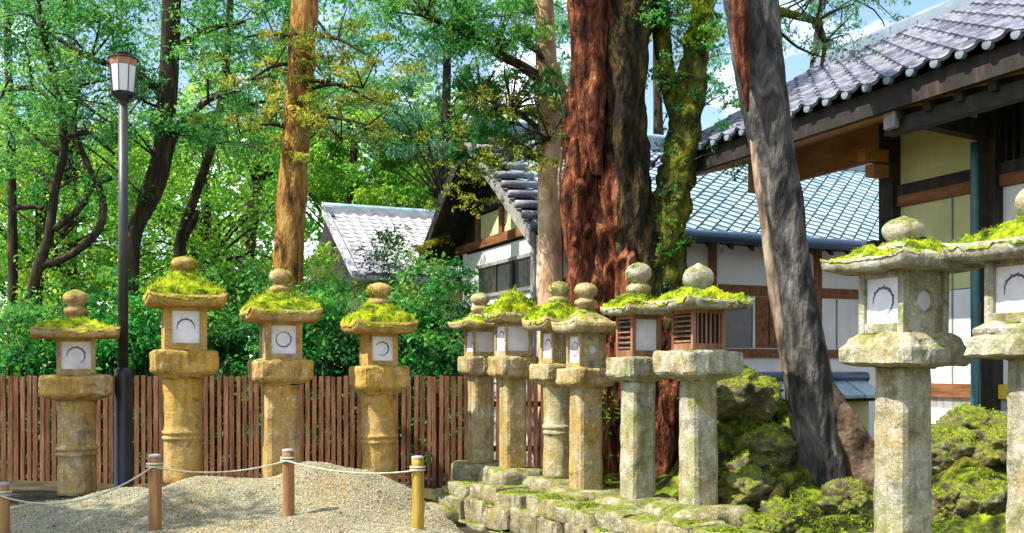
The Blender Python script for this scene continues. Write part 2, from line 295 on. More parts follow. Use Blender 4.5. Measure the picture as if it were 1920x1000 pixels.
bumps = [(1.84,8.7,.76,.34),(2.15,8.5,.55,.5),(2.05,7.5,.42,.34),(2.5,8.2,.40,.45),(3.0,7.7,.42,.42),(3.55,7.4,.50,.42),(4.0,7.9,.4,.5),(3.2,6.9,.22,.35),(2.45,6.9,.18,.35),(1.75,7.55,.12,.3),(3.6,6.3,.25,.5)]
def ground_z(X, Y):
    d2 = (X[...,None]-ctrl[:,0])**2+(Y[...,None]-ctrl[:,1])**2
    wgt = 1/(d2+.035)**1.7; z = (wgt*ctrl[:,2]).sum(-1)/wgt.sum(-1)
    far = np.clip((np.hypot(X+2.2, (Y-7.8)*.9)-4.2)/1.6, 0, 1); z = z*(1-far)+.28*far
    side = -((X-WA.x)*wn.x+(Y-WA.y)*wn.y)                 # >0 behind the wall
    al = np.clip(((X-WA.x)*wd.x+(Y-WA.y)*wd.y)/(WB-WA).length, -.4, 1.6)
    t = .53-.05*al
    for bx, by, h, r in bumps: t = t+h*np.exp(-((X-bx)**2+(Y-by)**2)/(r*r))
    s = np.clip((side-.10)/.12, 0, 1); s = s*s*(3-2*s)
    fade = np.clip((10.6-Y)/.8, 0, 1)*np.clip((Y-3.2)/1., 0, 1)*np.clip((9-X)/2, 0, 1); s = s*fade
    return z*(1-s)+t*s, s
def gz(x, y): return float(ground_z(np.array([x]), np.array([y]))[0][0])
def axis(lo, hi, st, far):
    a = list(np.arange(lo, hi, st)); g = st
    b = hi
    while b < far: a.append(b); g *= 1.5; b += g
    a.append(far); b = lo; g = st
    while b > -far: g *= 1.5; b -= g; a.insert(0, max(b,-far))
    return np.array(a)
ax = axis(-7, 7, .07, 500); ay = axis(3, 12, .07, 500)
GX, GY = np.meshgrid(ax, ay); GZ, GS = ground_z(GX, GY)
for (i, j), v in np.ndenumerate(GZ):
    x, y = GX[i,j], GY[i,j]
    if abs(x) < 8 and 2.5 < y < 13:
        s = GS[i,j]
        n1 = noise.noise(Vector((x*2.2,y*2.2,0)))*.03+noise.noise(Vector((x*7,y*7,3)))*.012
        n2 = (noise.noise(Vector((x*3,y*3,5)))*.10-.0)*min(1,max(0,(-((x-WA.x)*wn.x+(y-WA.y)*wn.y)-.75)/.5))+noise.noise(Vector((x*8,y*8,1)))*.03+noise.noise(Vector((x*17,y*17,2)))*.02
        GZ[i,j] += n1*(1-s)+n2*s
nx, ny = len(ax), len(ay)
gm = bpy.data.meshes.new('ground')
idx = np.arange(nx*ny).reshape(ny, nx); fq = np.stack([idx[:-1,:-1],idx[:-1,1:],idx[1:,1:],idx[1:,:-1]],-1).reshape(-1,4)
gm.from_pydata(np.stack([GX,GY,GZ],-1).reshape(-1,3).tolist(), [], fq.tolist()); gm.polygons.foreach_set('use_smooth', [True]*len(gm.polygons))
grav = np.clip(1.25-np.hypot((GX+2.1)/3.1, (GY-6.9)/2.1)**2.2*.9, 0, 1)*(1-GS)
grav *= np.clip((((GX-WA.x)*wn.x+(GY-WA.y)*wn.y)-.45)/.3, 0, 1)
a1 = gm.attributes.new('gravel','FLOAT','POINT'); a1.data.foreach_set('value', grav.reshape(-1).astype(np.float32))
a2 = gm.attributes.new('moss','FLOAT','POINT'); a2.data.foreach_set('value', GS.reshape(-1).astype(np.float32))
m, t, b, n, k = new_mat('ground')
def nz_(s, d=6): 
    z = n.new('ShaderNodeTexNoise'); z.inputs['Scale'].default_value = s; z.inputs['Detail'].default_value = d; z.inputs['Roughness'].default_value = .65
    g = n.new('ShaderNodeTexCoord'); k(g.outputs['Object'], z.inputs['Vector']); return z
def mixr(f, a, c):
    x = n.new('ShaderNodeMixRGB'); k(f, x.inputs[0]); k(a, x.inputs[1]); k(c, x.inputs[2]); return x
soil = ramp(n, [(.3,(.02,.018,.010)),(.5,(.055,.048,.025)),(.7,(.10,.09,.045))]); k(nz_(5).outputs[0], soil.inputs[0])
gr = ramp(n, [(.3,(.10,.095,.055)),(.5,(.25,.24,.145)),(.68,(.42,.40,.27))]); k(nz_(55,4).outputs[0], gr.inputs[0])
pk = ramp(n, [(.42,(1,1,1)),(.60,(1.0,.78,.62))]); k(nz_(1.3,3).outputs[0], pk.inputs[0])
gr2 = n.new('ShaderNodeMixRGB'); gr2.blend_type='MULTIPLY'; gr2.inputs[0].default_value=1; k(gr.outputs[0], gr2.inputs[1]); k(pk.outputs[0], gr2.inputs[2])
mo = ramp(n, [(.40,(.010,.010,.005)),(.50,(.045,.058,.008)),(.60,(.14,.19,.010)),(.72,(.34,.38,.02))]); k(nz_(6.5,8).outputs[0], mo.inputs[0])
A1 = n.new('ShaderNodeAttribute'); A1.attribute_name='gravel'; A2 = n.new('ShaderNodeAttribute'); A2.attribute_name='moss'
adn = n.new('ShaderNodeMath'); adn.operation='MULTIPLY_ADD'; k(nz_(9,6).outputs[0], adn.inputs[0]); adn.inputs[1].default_value=.5; k(A1.outputs['Fac'], adn.inputs[2])
fr = ramp(n, [(.55,(0,0,0)),(.75,(1,1,1))]); k(adn.outputs[0], fr.inputs[0])
c1 = mixr(fr.outputs[0], soil.outputs[0], gr2.outputs[0]); c2 = mixr(A2.outputs['Fac'], c1.outputs[0], mo.outputs[0]); k(c2.outputs[0], b.inputs['Base Color'])
b.inputs['Roughness'].default_value=.95; b.inputs['Specular IOR Level'].default_value=.15
bp = n.new('ShaderNodeBump'); bp.inputs['Strength'].default_value=.9; bp.inputs['Distance'].default_value=.02; k(nz_(60,5).outputs[0], bp.inputs['Height']); k(bp.outputs[0], b.inputs['Normal'])
tag(link('ground', gm, m), kind='structure')
from mathutils.bvhtree import BVHTree
gb = BVHTree.FromPolygons(np.stack([GX,GY,GZ],-1).reshape(-1,3).tolist(), fq.tolist())
def on_ground(x, y):
    h = gb.ray_cast(Vector((x,y,20)), Vector((0,0,-1)))[0]; return h.z if h else .28
# loose gravel grains on the heap
N = 48000
gx = rng.uniform(-4.3,-.1,N); gy = rng.uniform(6.0,8.9,N)
keep = np.clip(1.25-np.hypot((gx+2.1)/3.1,(gy-6.9)/2.1)**2.2*.9,0,1) > rng.random(N)*.8
gx, gy = gx[keep], gy[keep]; V = []
octf = [(0,2,4),(2,1,4),(1,3,4),(3,0,4),(2,0,5),(1,2,5),(3,1,5),(0,3,5)]
vv = []; ff = []
for x, y in zip(gx, gy):
    if (x-WA.x)*wn.x+(y-WA.y)*wn.y < .62: continue
    z = on_ground(x,y); r = random.uniform(.003,.009); b0 = len(vv)
    vv += [(x+r*random.uniform(.8,1.5),y,z),(x-r*random.uniform(.8,1.5),y,z),(x,y+r*1.2,z+r*.2),(x,y-r*1.2,z),(x+r*.3,y,z+r*random.uniform(.6,1)),(x,y,z-r*.6)]
    ff += [tuple(q+b0 for q in f3) for f3 in octf]
pm = bpy.data.meshes.new('gravel'); pm.from_pydata(vv, [], ff)
tag(link('gravel', pm, M['gravel_grain']), 'loose pale gravel grains covering the low heap behind the rope', 'gravel', kind='stuff')
# moss tufts on the bank
N = 26000
tx = rng.uniform(.9,4.8,N); ty = rng.uniform(5.6,9.6,N); tz, ts = ground_z(tx, ty); ok = ts > .9
pos = []; 
for x, y in zip(tx[ok], ty[ok]):
    if noise.noise(Vector((x*3.1,y*3.1,7)))+.4*noise.noise(Vector((x*9,y*9,7))) > .1: pos.append((x,y,on_ground(x,y)+.006))
V, ti = leaves(np.array(pos), np.full(len(pos),.02), 2, .035, .012, .25, .6)
tag(link('moss_tufts', quads_mesh('moss_tufts', V, ti*.8), M['moss_blade']), 'bright moss tufts covering the bank under the leaning tree', 'moss', kind='stuff')

# ---------------------------------------------------------------- stone retaining wall
wroot = tag(empty('retaining_wall', (WA.x, WA.y, .1)), 'low mossy wall of rough stones under the row of lanterns', 'stone wall')
Lw = (WB-WA).length; ang = math.atan2(wd.y, wd.x)
moss_pts = []
for course, (z0, h) in enumerate([(-.34,.24),(-.12,.24),(.10,.21),(.29,.15)]):
    s = -.15 + course*.13
    while s < Lw+.3:
        ln = random.uniform(.30,.50); hh = h*random.uniform(.92,1.08)
        mb = MB().box(-ln/2+.012, ln/2-.012, -.17, .17, 0, hh)
        o = mb.build('stone', M['stone_wall'], wroot, True, .028, (.034,6,random.random()*50), 2)
        p = WA+wd*(s+ln/2)+wn*(.06-course*.035+random.uniform(-.03,.03)); o.location = (p.x-WA.x, p.y-WA.y, z0+random.uniform(-.01,.01)); o.rotation_euler = (random.uniform(-.05,.05),random.uniform(-.05,.05),ang+random.uniform(-.08,.08))
        if random.random() < .65:
            nm = 420; pa = np.stack([rng.normal(random.uniform(-.3,.3)*ln, ln*.2, nm), rng.normal(-.02,.09,nm), np.full(nm, hh)],1)
            pa = pa[(np.abs(pa[:,0]) < ln/2-.03)&(np.abs(pa[:,1]) < .15)]
            V, ti = leaves(pa, np.full(len(pa),.012), 1, .026, .012, .3, .6); tag(link('moss', quads_mesh('moss', V, ti*.75), M['moss_blade'], o), kind='stuff')
        s += ln
# a few loose rocks at the far end of the wall
for i, (px, py, Y, r, lb) in enumerate([(868,905,9.3,.17,'mossy boulder at the far end of the stone wall'),(815,925,8.9,.15,'dark mossy rock beside the right rope post'),(935,900,9.0,.14,'bright green mossy stone below the second small lantern')]):
    q = P(px,py,Y); q.z = on_ground(q.x,q.y)+r*.25
    bm = bmesh.new(); bmesh.ops.create_icosphere(bm, subdivisions=4, radius=r)
    for v_ in bm.verts:
        v_.co *= 1+.35*noise.noise(v_.co*5+Vector((i*9,0,0)))+.1*noise.noise(v_.co*16); v_.co.x *= 1.3; v_.co.z *= .8
    me = bpy.data.meshes.new('mossy_rock'); bm.to_mesh(me); bm.free(); me.polygons.foreach_set('use_smooth',[True]*len(me.polygons))
    o = link('mossy_rock', me, M['stone_wall']); o.location = q; tag(o, lb, 'rock', 'mossy rocks by the stone wall')

# ---------------------------------------------------------------- stone lanterns
def arc_mark(cx, cz, r, a0, a1, wdt, n=30, y=0.):
    """crest: scalloped open ring with a small stalk, flat print"""
    mb = MB(); v = []; f = []
    for i in range(n+1):
        a = a0+(a1-a0)*i/n; t = math.sin(math.pi*i/n); ro = r*(1+.06*abs(math.sin(a*7))); ri = ro-wdt*(.35+.65*t)
        v += [(cx+ro*math.cos(a), y, cz+ro*math.sin(a)), (cx+ri*math.cos(a), y, cz+ri*math.sin(a))]
    for i in range(n): f.append((2*i,2*i+2,2*i+3,2*i+1))
    mb.add(v, f)
    for a in (.35,.9,1.45,2.0,2.55):
        q = wdt*.42; x1, z1 = cx+r*1.06*math.cos(a), cz+r*1.06*math.sin(a)
        mb.add([(x1-q,y-.0002,z1),(x1,y-.0002,z1-q),(x1+q,y-.0002,z1),(x1,y-.0002,z1+q)], [(0,1,2,3)])
    return mb
ROT = {'front':0, 'left':-math.pi/2, 'right':math.pi/2, 'back':math.pi}
def lantern(px, Y, ys, a, label, mat, faces, moss, shaft='square', ring=None, fin='ball', grass=0, group='stone lanterns', lean=0, win=.78, taper=1., seed=0, plat_flat=False, chamber=None, mosscap=.0, plinth=None, dark_mark=True):
    """ys: photo rows of finial top, cap top, cap bottom, chamber bottom, platform bottom, foot; a: sizes in photo pixels (cap, chamber, platform, shaft, finial)"""
    s = Y/F; foot = ys[5]; o = P(px, foot, Y)
    root = tag(empty('stone_lantern', o, YAW+lean*.02), label, 'stone lantern', group)
    root.rotation_euler = (random.uniform(-.008,.008), random.uniform(-.008,.008), YAW)
    zt, zc, zb, zw, zp, _ = [(foot-y)*s for y in ys]; cap, cb, pl, sh, fn = [q*s/2 for q in a]
    st = M[mat]; sd = seed*3.7
    # foot stone
    if plinth:
        pw, ph = plinth
        mb = MB().loft([(pw*.9,-ph*1.5),(pw*1.02,-ph*1.2),(pw*1.03,-.07),(pw*.97,-.025),(pw*.86,0)], 8, .16)
        mb.build('base_stone', M['stone_wall'], root, True, 0, (.035,6,sd), 1)
    # shaft
    mb = MB()
    if shaft == 'square':
        pr = [(sh*(1.02-.04*i/12), zp*i/12) for i in range(13)]; mb.loft(pr, 6, .09); mb.build('shaft', st, root, False, 0, (.008,12,sd), 0)
    else:
        zr = (foot-ring)*s if ring else zp*.45; pr = []
        for i in range(25):
            z = zp*i/24; q = sh*(1.0-.05*math.sin(math.pi*i/24)); 
            if i > 20: q *= 1+.05*(i-20)/4
            pr.append((q, z))
        pr = [p for p in pr if abs(p[1]-zr) > .05]
        pr += [(sh*.98,zr-.045),(sh*1.05,zr-.038),(sh*1.05,zr-.018),(sh*.985,zr-.012),(sh*.985,zr+.006),(sh*1.06,zr+.012),(sh*1.06,zr+.034),(sh*.98,zr+.042)]
        pr.sort(key=lambda p: p[1]); mb.lathe(pr, 40); mb.build('shaft', st, root, True, 0, (.007,12,sd), 0)
    # platform
    h = zw-zp; mb = MB()
    if plat_flat: pr = [(sh*1.06,0),(sh*1.12,.04),(pl*.86,.13),(pl*.97,.22),(pl,.3),(pl,.84),(pl*.985,.92),(pl*.95,.96),(cb*1.1,1.)]
    else: pr = [(sh*1.06,0),(sh*1.15,.03),(pl*.93,.10),(pl,.16),(pl*1.0,.52),(pl*.985,.58),(pl*.90,.68),(cb*1.32,.84),(cb*1.22,.92),(cb*1.12,1.)]
    mb.loft([(q, zp+h*z) for q, z in pr], 9, .07); mb.build('platform', st, root, False, 0, (.016,10,sd+4), 1)
    # light chamber: core, corner posts and rails, then what fills each face
    hc = zb-zw; cm = M[chamber] if chamber else st; fr = cb*.16; ins = .034
    mb = MB(); mb.box(-cb+ins, cb-ins, -cb+ins, cb-ins, zw-.004, zb+.01)
    core = mb.build('chamber', M['dark_void'] if chamber else st, root)
    pw = cb*(1-win)
    for sx in (-1,1):
        for sy in (-1,1): MB().box(*(sorted((sx*cb, sx*(cb-pw)))), *(sorted((sy*cb, sy*(cb-pw)))), zw, zb).build('corner_post', cm, root, False, .004, (.003,12,sd))
    for fc in ('front','left','right','back'):
        kind = faces.get(fc, 'stone'); rot = Matrix.Rotation(ROT[fc], 4, 'Z'); iw = cb-pw-.0005
        rb = hc*(.16 if kind != 'stone' else .5); rt = hc*(.10 if kind != 'stone' else .5)
        def put(mb, name, mt, par=root, **kw):
            ob = mb.build(name, mt, par, **kw); ob.matrix_local = rot @ ob.matrix_local; return ob
        if kind in ('stone',):
            put(MB().box(-iw, iw, -cb+.004, -cb+ins+.004, zw, zb), 'side_slab', cm); continue
        if kind == 'round':
            v = []; f = []; nn = 28; zc0 = zw+hc*.52; rr = cb*.36
            for i in range(nn):
                an = 2*math.pi*i/nn; dx, dz = math.cos(an), math.sin(an); q = 1/max(abs(dx)/iw, abs(dz)/(hc/2))
                v += [(rr*dx,-cb+.004,zc0+rr*dz),(dx*q,-cb+.004,min(zb,max(zw,zw+hc*.5+dz*q))),(rr*dx,-cb+ins+.002,zc0+rr*dz)]
            for i in range(nn):
                j = (i+1)%nn; f += [(3*i,3*i+1,3*j+1,3*j),(3*i,3*j,3*j+2,3*i+2)]
            put(MB().add(v,f), 'side_slab', cm)
            put(MB().add([(rr*1.05*math.cos(2*math.pi*i/nn),-cb+ins-.003,zc0+rr*1.05*math.sin(2*math.pi*i/nn)) for i in range(nn)], [tuple(range(nn))]), 'paper_window', M['paper']); continue
        put(MB().box(-iw, iw, -cb+.003, -cb+ins, zw, zw+rb), 'bottom_rail', cm, bevel=.002)
        put(MB().box(-iw, iw, -cb+.003, -cb+ins, zb-rt, zb), 'top_rail', cm, bevel=.002)
        if kind == 'lattice_h' or kind == 'lattice_v':
            put(MB().box(-iw, iw, -cb+ins-.004, -cb+ins, zw+rb, zb-rt), 'lattice_back', M['dark_void'])
            nb = 6
            for i in range(nb):
                t = (i+.5)/nb
                if kind == 'lattice_h': put(MB().box(-iw, iw, -cb+.006, -cb+.014, zw+rb+(hc-rb-rt)*t-.006, zw+rb+(hc-rb-rt)*t+.006), 'lattice_bar', cm)
                else: put(MB().box(-iw+2*iw*t-.005, -iw+2*iw*t+.005, -cb+.006, -cb+.014, zw+rb, zb-rt), 'lattice_bar', cm)
            continue
        pp = put(MB().box(-iw, iw, -cb+ins-.012, -cb+ins-.002, zw+rb, zb-rt), 'paper_panel', M['paper'])
        if kind == 'crest':
            zc0 = zw+rb+(hc-rb-rt)*.5; rr = min(iw,(hc-rb-rt)/2)*.62
            mk = arc_mark(0, zc0, rr, (-2.6,-1.2,-.2,-4.2,-2.2)[seed%5], (2.4,3.3,3.5,2.0,2.7)[seed%5], rr*.20, y=-cb+ins-.0135).build('crest', M['ink' if dark_mark else 'ink_purple'], pp); mk.matrix_local = Matrix.Identity(4)
            mk.matrix_parent_inverse = Matrix.Identity(4)
    # cap: heightfield roof of a square slab with lifted corners
    n_ = 22; hh = zc-zb; th = hh*.36
    def prof(r):
        pts = [(0,1.),(.16,.99),(.25,.90),(.45,.64),(.7,.34),(.9,.11),(1.05,0.)]
        for (r0,z0),(r1,z1) in zip(pts,pts[1:]):
            if r <= r1: return z0+(z1-z0)*(r-r0)/(r1-r0)
        return 0
    top = []; bot = []
    for i in range(n_+1):
        for j in range(n_+1):
            x = -1+2*i/n_; y = -1+2*j/n_; r = (abs(x)**3.4+abs(y)**3.4)**(1/3.4); up = hh*.16*(x*x*y*y)**1.5
            wob = 1+.02*noise.noise(Vector((x*2,y*2,sd)))
            top.append((x*cap*wob, y*cap*wob, zb+th+(hh-th)*prof(r)+up+.006*noise.noise(Vector((x*4,y*4,sd)))))
            e = max(abs(x),abs(y)); bot.append((x*cap*.965*wob, y*cap*.965*wob, zb+up*.9+(.0 if e > .6 else -.004)))
    W = n_+1; q = W*W; f = []
    for i in range(n_):
        for j in range(n_):
            f.append((i*W+j,(i+1)*W+j,(i+1)*W+j+1,i*W+j+1)); f.append((q+i*W+j,q+i*W+j+1,q+(i+1)*W+j+1,q+(i+1)*W+j))
    for i in range(n_):
        f += [(i*W,q+i*W,q+(i+1)*W,(i+1)*W),(i*W+n_,(i+1)*W+n_,q+(i+1)*W+n_,q+i*W+n_),(i,i+1,q+i+1,q+i),(n_*W+i,q+n_*W+i,q+n_*W+i+1,n_*W+i+1)]
    MB().add(top+bot, f).build('cap', st, root, True, 0, (.006,14,sd), 0)
    # moss cushion over the cap
    if moss > 0:
        mt = []; ok = []
        for i, (x, y, z) in enumerate(top):
            nn = noise.noise(Vector((x*9+sd,y*9,sd)))+.5*noise.noise(Vector((x*24,y*24,sd)))
            e = max(abs((i//W)*2/n_-1), abs((i%W)*2/n_-1)); c = moss*1.5-.55+nn*.8-(.25 if e > .97 else 0)-(.35 if e < .2 else 0)
            thk = max(-.006, min(.030+.030*moss, c*.06)) + .010*noise.noise(Vector((x*40,y*40,sd)))
            if mosscap and e < .85: thk += mosscap*(1-(e/.85)**2)
            if e > .975:
                dr_ = -.012 if thk < .004 else -.02-.03*moss*(.6+nn*.6); mt.append((x*(1.012+.012*nn), y*(1.012+.012*nn), z+dr_)); continue
            mt.append((x*(1+.01*nn), y*(1+.01*nn), z+thk))
        f2 = [(i*W+j,(i+1)*W+j,(i+1)*W+j+1,i*W+j+1) for i in range(n_) for j in range(n_)]
        mo_ = MB().add(mt, f2); 
        mo_ob = mo_.build('moss', M['moss'], root, True, 0, (.011,55,sd), 1)
        pts = [mt[i] for i in range(len(mt)) if mt[i][2] > top[i][2]+.006]
        if pts:
            rp_ = 3 if Y > 7 else 7; pa = np.repeat(np.array(pts), rp_, 0)+rng.normal(size=(len(pts)*rp_,3))*[cap/n_,cap/n_,.004]
            inb = (np.abs(pa[:,0]) < cap*1.0)&(np.abs(pa[:,1]) < cap*1.0); pa = pa[inb]
            V, ti = leaves(pa, np.full(len(pa),.004), 1, .0022*Y, .0009*Y, .2, .5)
            tag(link('moss_fronds', quads_mesh('moss_fronds', V, ti*.9+.1), M['moss_blade'], root), kind='stuff')
        if grass:
            ii = rng.integers(0,len(pts),grass); g0 = np.array(pts)[ii]; d = rng.normal(size=(grass,3))*.45; d[:,2] = 1; d = unit(d); l = rng.uniform(.03,.085,grass)[:,None]
            sdv = unit(np.cross(d, rng.normal(size=(grass,3))))*.003; bend = rng.normal(size=(grass,3))*.012
            V = np.stack([g0-sdv, g0+sdv, g0+d*l+bend+sdv*.3, g0+d*l+bend-sdv*.3],1)
            tag(link('grass_blades', quads_mesh('grass_blades', V, rng.random(grass)*.7+.3), M['moss_blade'], root), kind='stuff')
    # finial
    if fin:
        hf = zt-zc+.012; z0 = zc-.012
        if fin == 'ball': pr = [(.62,0),(.60,.06),(.72,.10),(.95,.17),(1.,.24),(.95,.33),(.70,.38),(.60,.42),(.66,.46),(.92,.55),(1.02,.66),(.99,.77),(.82,.88),(.5,.95),(.22,.98),(.06,1.)]
        else: pr = [(.75,0),(.72,.05),(.80,.10),(.98,.25),(1.04,.42),(1.0,.58),(.82,.74),(.55,.85),(.30,.91),(.16,.96),(.04,1.)]
        MB().lathe([(fn*r_, z0+hf*z_) for r_, z_ in pr], 28).build('finial', st, root, True, 0, (.007,10,sd+8), 0)
        if moss > .6:
            n0 = 700; th_ = rng.uniform(0,2*math.pi,n0); tt = rng.beta(4,2,n0)
            rr = np.interp(tt,[z for _,z in pr],[r for r,_ in pr])*fn; pa = np.stack([rr*np.cos(th_),rr*np.sin(th_),z0+hf*tt],1)
            keep = np.array([noise.noise(Vector(p)*14+Vector((sd,0,0))) > .05-.3*moss+.3 for p in pa]); pa = pa[keep]
            if len(pa): 
                V, ti = leaves(pa, np.full(len(pa),.004), 2, .022, .010, .1, .5); tag(link('finial_moss', quads_mesh('finial_moss', V, ti*.8), M['moss_blade'], root), kind='stuff')
    return root
GL = 'stone lanterns lined up before the fence'; GM = 'small stone lanterns in the row on the wall'; GR = 'large stone lanterns at the right'
lantern(145,9.5,(543,595,635,703,750,926),(152,66,124,70,44),'leftmost stone lantern with a thinly mossed cap, left of the lamp post','stone_mixed',{'front':'crest'},.52,'round',845,group=GL,seed=1,plat_flat=True)
lantern(343,9.2,(480,527,577,657,708,905),(138,75,116,72,48),'tall stone lantern with a thick dome of bright moss, right of the lamp post','stone_warm',{'front':'crest'},1.0,'round',815,grass=260,group=GL,seed=2,plat_flat=True,mosscap=.05,win=.66)
lantern(526,9.2,(503,553,605,675,722,905),(132,68,108,64,42),'stone lantern with grassy moss cap in front of the orange cedar trunk','stone_mixed',{'front':'crest','left':'paper'},.9,'square',group=GL,grass=260,seed=3,plat_flat=True,win=.68)
lantern(710,9.3,(530,577,626,686,738,915),(118,58,97,64,46),'stone lantern with round ringed shaft nearest the right rope post','stone_warm',{'front':'crest'},.95,'round',822,group=GL,seed=4,plat_flat=True,mosscap=.03,win=.7)
lantern(901,9.8,(548,588,618,668,706,866),(96,47,70,40,36),'smallest lantern at the far end of the row, blank paper and thin cap','stone_pale',{'front':'paper','left':'paper'},.35,group=GM,seed=5,plat_flat=True,win=.82,plinth=(.24,.16))
lantern(961,9.3,(560,562,606,668,712,876),(92,54,78,42,36),'lantern without a finial, ferny moss piled on its cap','stone_pale',{'front':'paper','left':'crest'},.85,fin=None,group=GM,seed=6,plat_flat=True,win=.8,grass=150,plinth=(.25,.16),mosscap=.04,dark_mark=False)
lantern(1046,8.9,(527,572,620,682,722,895),(106,52,86,56,40),'round ringed lantern with a mossy cap, third in the row','stone_pale',{'left':'crest'},.85,'round',805,group=GM,seed=7,plat_flat=True,plinth=(.26,.16),dark_mark=False)
lantern(1098,8.4,(530,577,625,690,728,916),(98,55,88,50,44),'lantern with a bare whitish cap and purple crest, fourth in the row','stone_pale',{'left':'crest','front':'round'},.12,group=GM,seed=8,plat_flat=True,plinth=(.27,.17),dark_mark=False)
lantern(1195,7.9,(492,556,592,670,716,932),(106,62,96,52,48),'lantern with a wooden chamber and blank paper pane, fifth in the row','stone_grey',{'left':'lattice_h','front':'paper'},.68,group=GM,seed=9,plat_flat=True,chamber='chamber_wood',win=.76,plinth=(.28,.17))
lantern(1309,7.2,(493,540,582,657,714,946),(150,72,128,56,56),'broad capped lantern with wooden lattice chamber, nearest of the small row','stone_grey',{'left':'lattice_h','front':'lattice_v'},.52,fin='onion',group=GM,seed=10,plat_flat=True,chamber='chamber_wood',win=.8,plinth=(.31,.18))
lantern(1692,5.4,(405,452,512,626,690,1014),(212,112,176,77,74),'big stone lantern with ring crest and round window, right of the leaning trunk','stone_grey',{'left':'crest','front':'round'},.45,fin='onion',group=GR,seed=11,win=.74,plinth=(.36,.2))
lantern(1946,4.9,(340,408,488,606,676,1066),(240,132,190,82,80),'big mossy lantern cut off by the right edge','stone_grey',{'left':'crest','front':'paper'},.58,fin='onion',group=GR,seed=12,win=.7,plinth=(.38,.2))

# ---------------------------------------------------------------- picket fence
FY = 11.0; fz0 = .16; ftop = P(0,705,FY).z
fx0, fx1 = P(-40,0,FY).x, P(1215,0,FY).x
froot = tag(empty('picket_fence', ((fx0+fx1)/2, FY, .2)), 'brown wooden picket fence running behind the left lanterns', 'fence')
pitch = .070; i = 0; pmesh = []
for v_ in range(5):
    wv = random.uniform(.043,.051); pmesh.append(MB().box(-wv/2,wv/2,-.010,.010,0,ftop-fz0).mesh('picket'))
    pmesh[-1].materials.append(M['fence_wood'])
x = fx0
while x < fx1:
    o = link('picket', pmesh[i%5] if random.random()<.8 else random.choice(pmesh), None, froot)
    o.location = (x-(fx0+fx1)/2+random.uniform(-.006,.006), random.uniform(-.004,.004), fz0-.2+random.uniform(-.012,.008)); o.rotation_euler = (0,random.uniform(-.006,.006),random.uniform(-.1,.1))
    x += pitch; i += 1
for zz in (P(0,758,FY).z, P(0,842,FY).z):
    MB().box(-(fx1-fx0)/2, (fx1-fx0)/2, .016, .056, zz-.03-.2, zz+.03-.2).build('rail', M['rail_wood'], froot)
xx = -(fx1-fx0)/2+.4
while xx < (fx1-fx0)/2:
    MB().box(xx-.045, xx+.045, .058, .15, -.1, ftop-.25).build('post', M['rail_wood'], froot, bevel=.006); xx += 1.55

# ---------------------------------------------------------------- rope barrier
posts = [(5,905,1010,7.0,'cut off by the left edge, in shade'),(290,852,992,7.0,'standing left on the gravel heap'),(540,842,969,7.4,'in the middle of the gravel heap'),(783,855,986,7.2,'painted yellow at the right foot of the heap')]
tops = []
for i, (px, yt, yb, Y, lb) in enumerate(posts):
    bpt = P(px,yb,Y); zt = P(px,yt,Y).z; g = on_ground(bpt.x,bpt.y); b0 = g-.05
    r = tag(empty('rope_post', (bpt.x,bpt.y,b0)), 'short round wooden rope post '+lb, 'post', 'rope barrier posts')
    H = zt-b0; MB().tube([(0,0,0),(.004,0,H*.5),(0,0,H-.02)],[.046,.045,.044],16,4,.05,6.).build('pole', M['post_yellow' if i==3 else 'post_wood'], r, True)
    MB().lathe([(.044,H-.021),(.046,H-.015),(.042,H-.004),(.03,H),(.01,H+.002)],16).build('end_cap', M['post_top'], r, True)
    tops.append(Vector((bpt.x,bpt.y,zt-(.085 if i!=3 else .10))))
rp = MB(); rest = [(145,938),(420,884),(665,885)]
for (a, b_, (rx, ry)) in zip(tops, tops[1:], rest):
    mid = (a+b_)/2; mz = P(rx,ry,mid.y).z; sag = mid.z-mz; pts = []
    for i in range(13):
        t = i/12; p = a.lerp(b_, t); p.z -= 4*sag*t*(1-t); p.y -= .05; pts.append(p)
    rp.tube(pts, [.006]*13, 8, 2, .12, 60)
for tpt in tops:
    for dz in (0, .02): rp.tube([tpt+Vector((.052*math.cos(q*math.pi/6), .052*math.sin(q*math.pi/6), dz)) for q in range(13)], [.008]*13, 6, 1)
tag(rp.build('barrier_rope', M['rope'], None, True), 'thin pale rope sagging between the short wooden posts', 'rope')

# ---------------------------------------------------------------- street lamp
q = P(231,905,9.9); q.z = on_ground(q.x,q.y); lp = tag(empty('street_lamp', q), 'slim dark lamp post with a tapered white lantern head behind the leftmost lanterns', 'street lamp'); s = 9.9/F
Z = lambda y: P(0,y,9.9).z-q.z
MB().lathe([(.10,-.03),(.10,.02),(.088,.03),(.086,Z(705)),(.078,Z(694)),(.055,Z(689))],24).build('sleeve', M['lamp_black'], lp, True)
MB().lathe([(.048,Z(692)),(.046,Z(186))],20).build('pole', M['lamp_metal'], lp, True)
MB().lathe([(.046,Z(190)),(.06,Z(188)),(.11,Z(180)),(.125,Z(175)),(.10,Z(173))],8).build('collar', M['lamp_black'], lp)
zb, zt2, zt = Z(175), Z(125), Z(112)
hd = MB().lathe([(.105,zb),(.128,zt2)],8); gl = hd.build('glass', M['lamp_glass'], lp)
for kx in range(8):
    an = 2*math.pi*kx/8; MB().bar((.108*math.cos(an),.108*math.sin(an),zb),(.132*math.cos(an),.132*math.sin(an),zt2),.008,.008).build('glazing_bar', M['lamp_metal'], gl)
MB().lathe([(.131,zt2+.001),(.136,zt-.01),(.134,zt)],8).build('top_band', M['lamp_copper'], lp)
MB().lathe([(.145,zt+.001),(.145,zt+.012),(.05,zt+.035),(.045,zt+.05),(.062,zt+.06),(.062,zt+.075),(.02,zt+.085)],16).build('roof', M['lamp_metal'], lp)
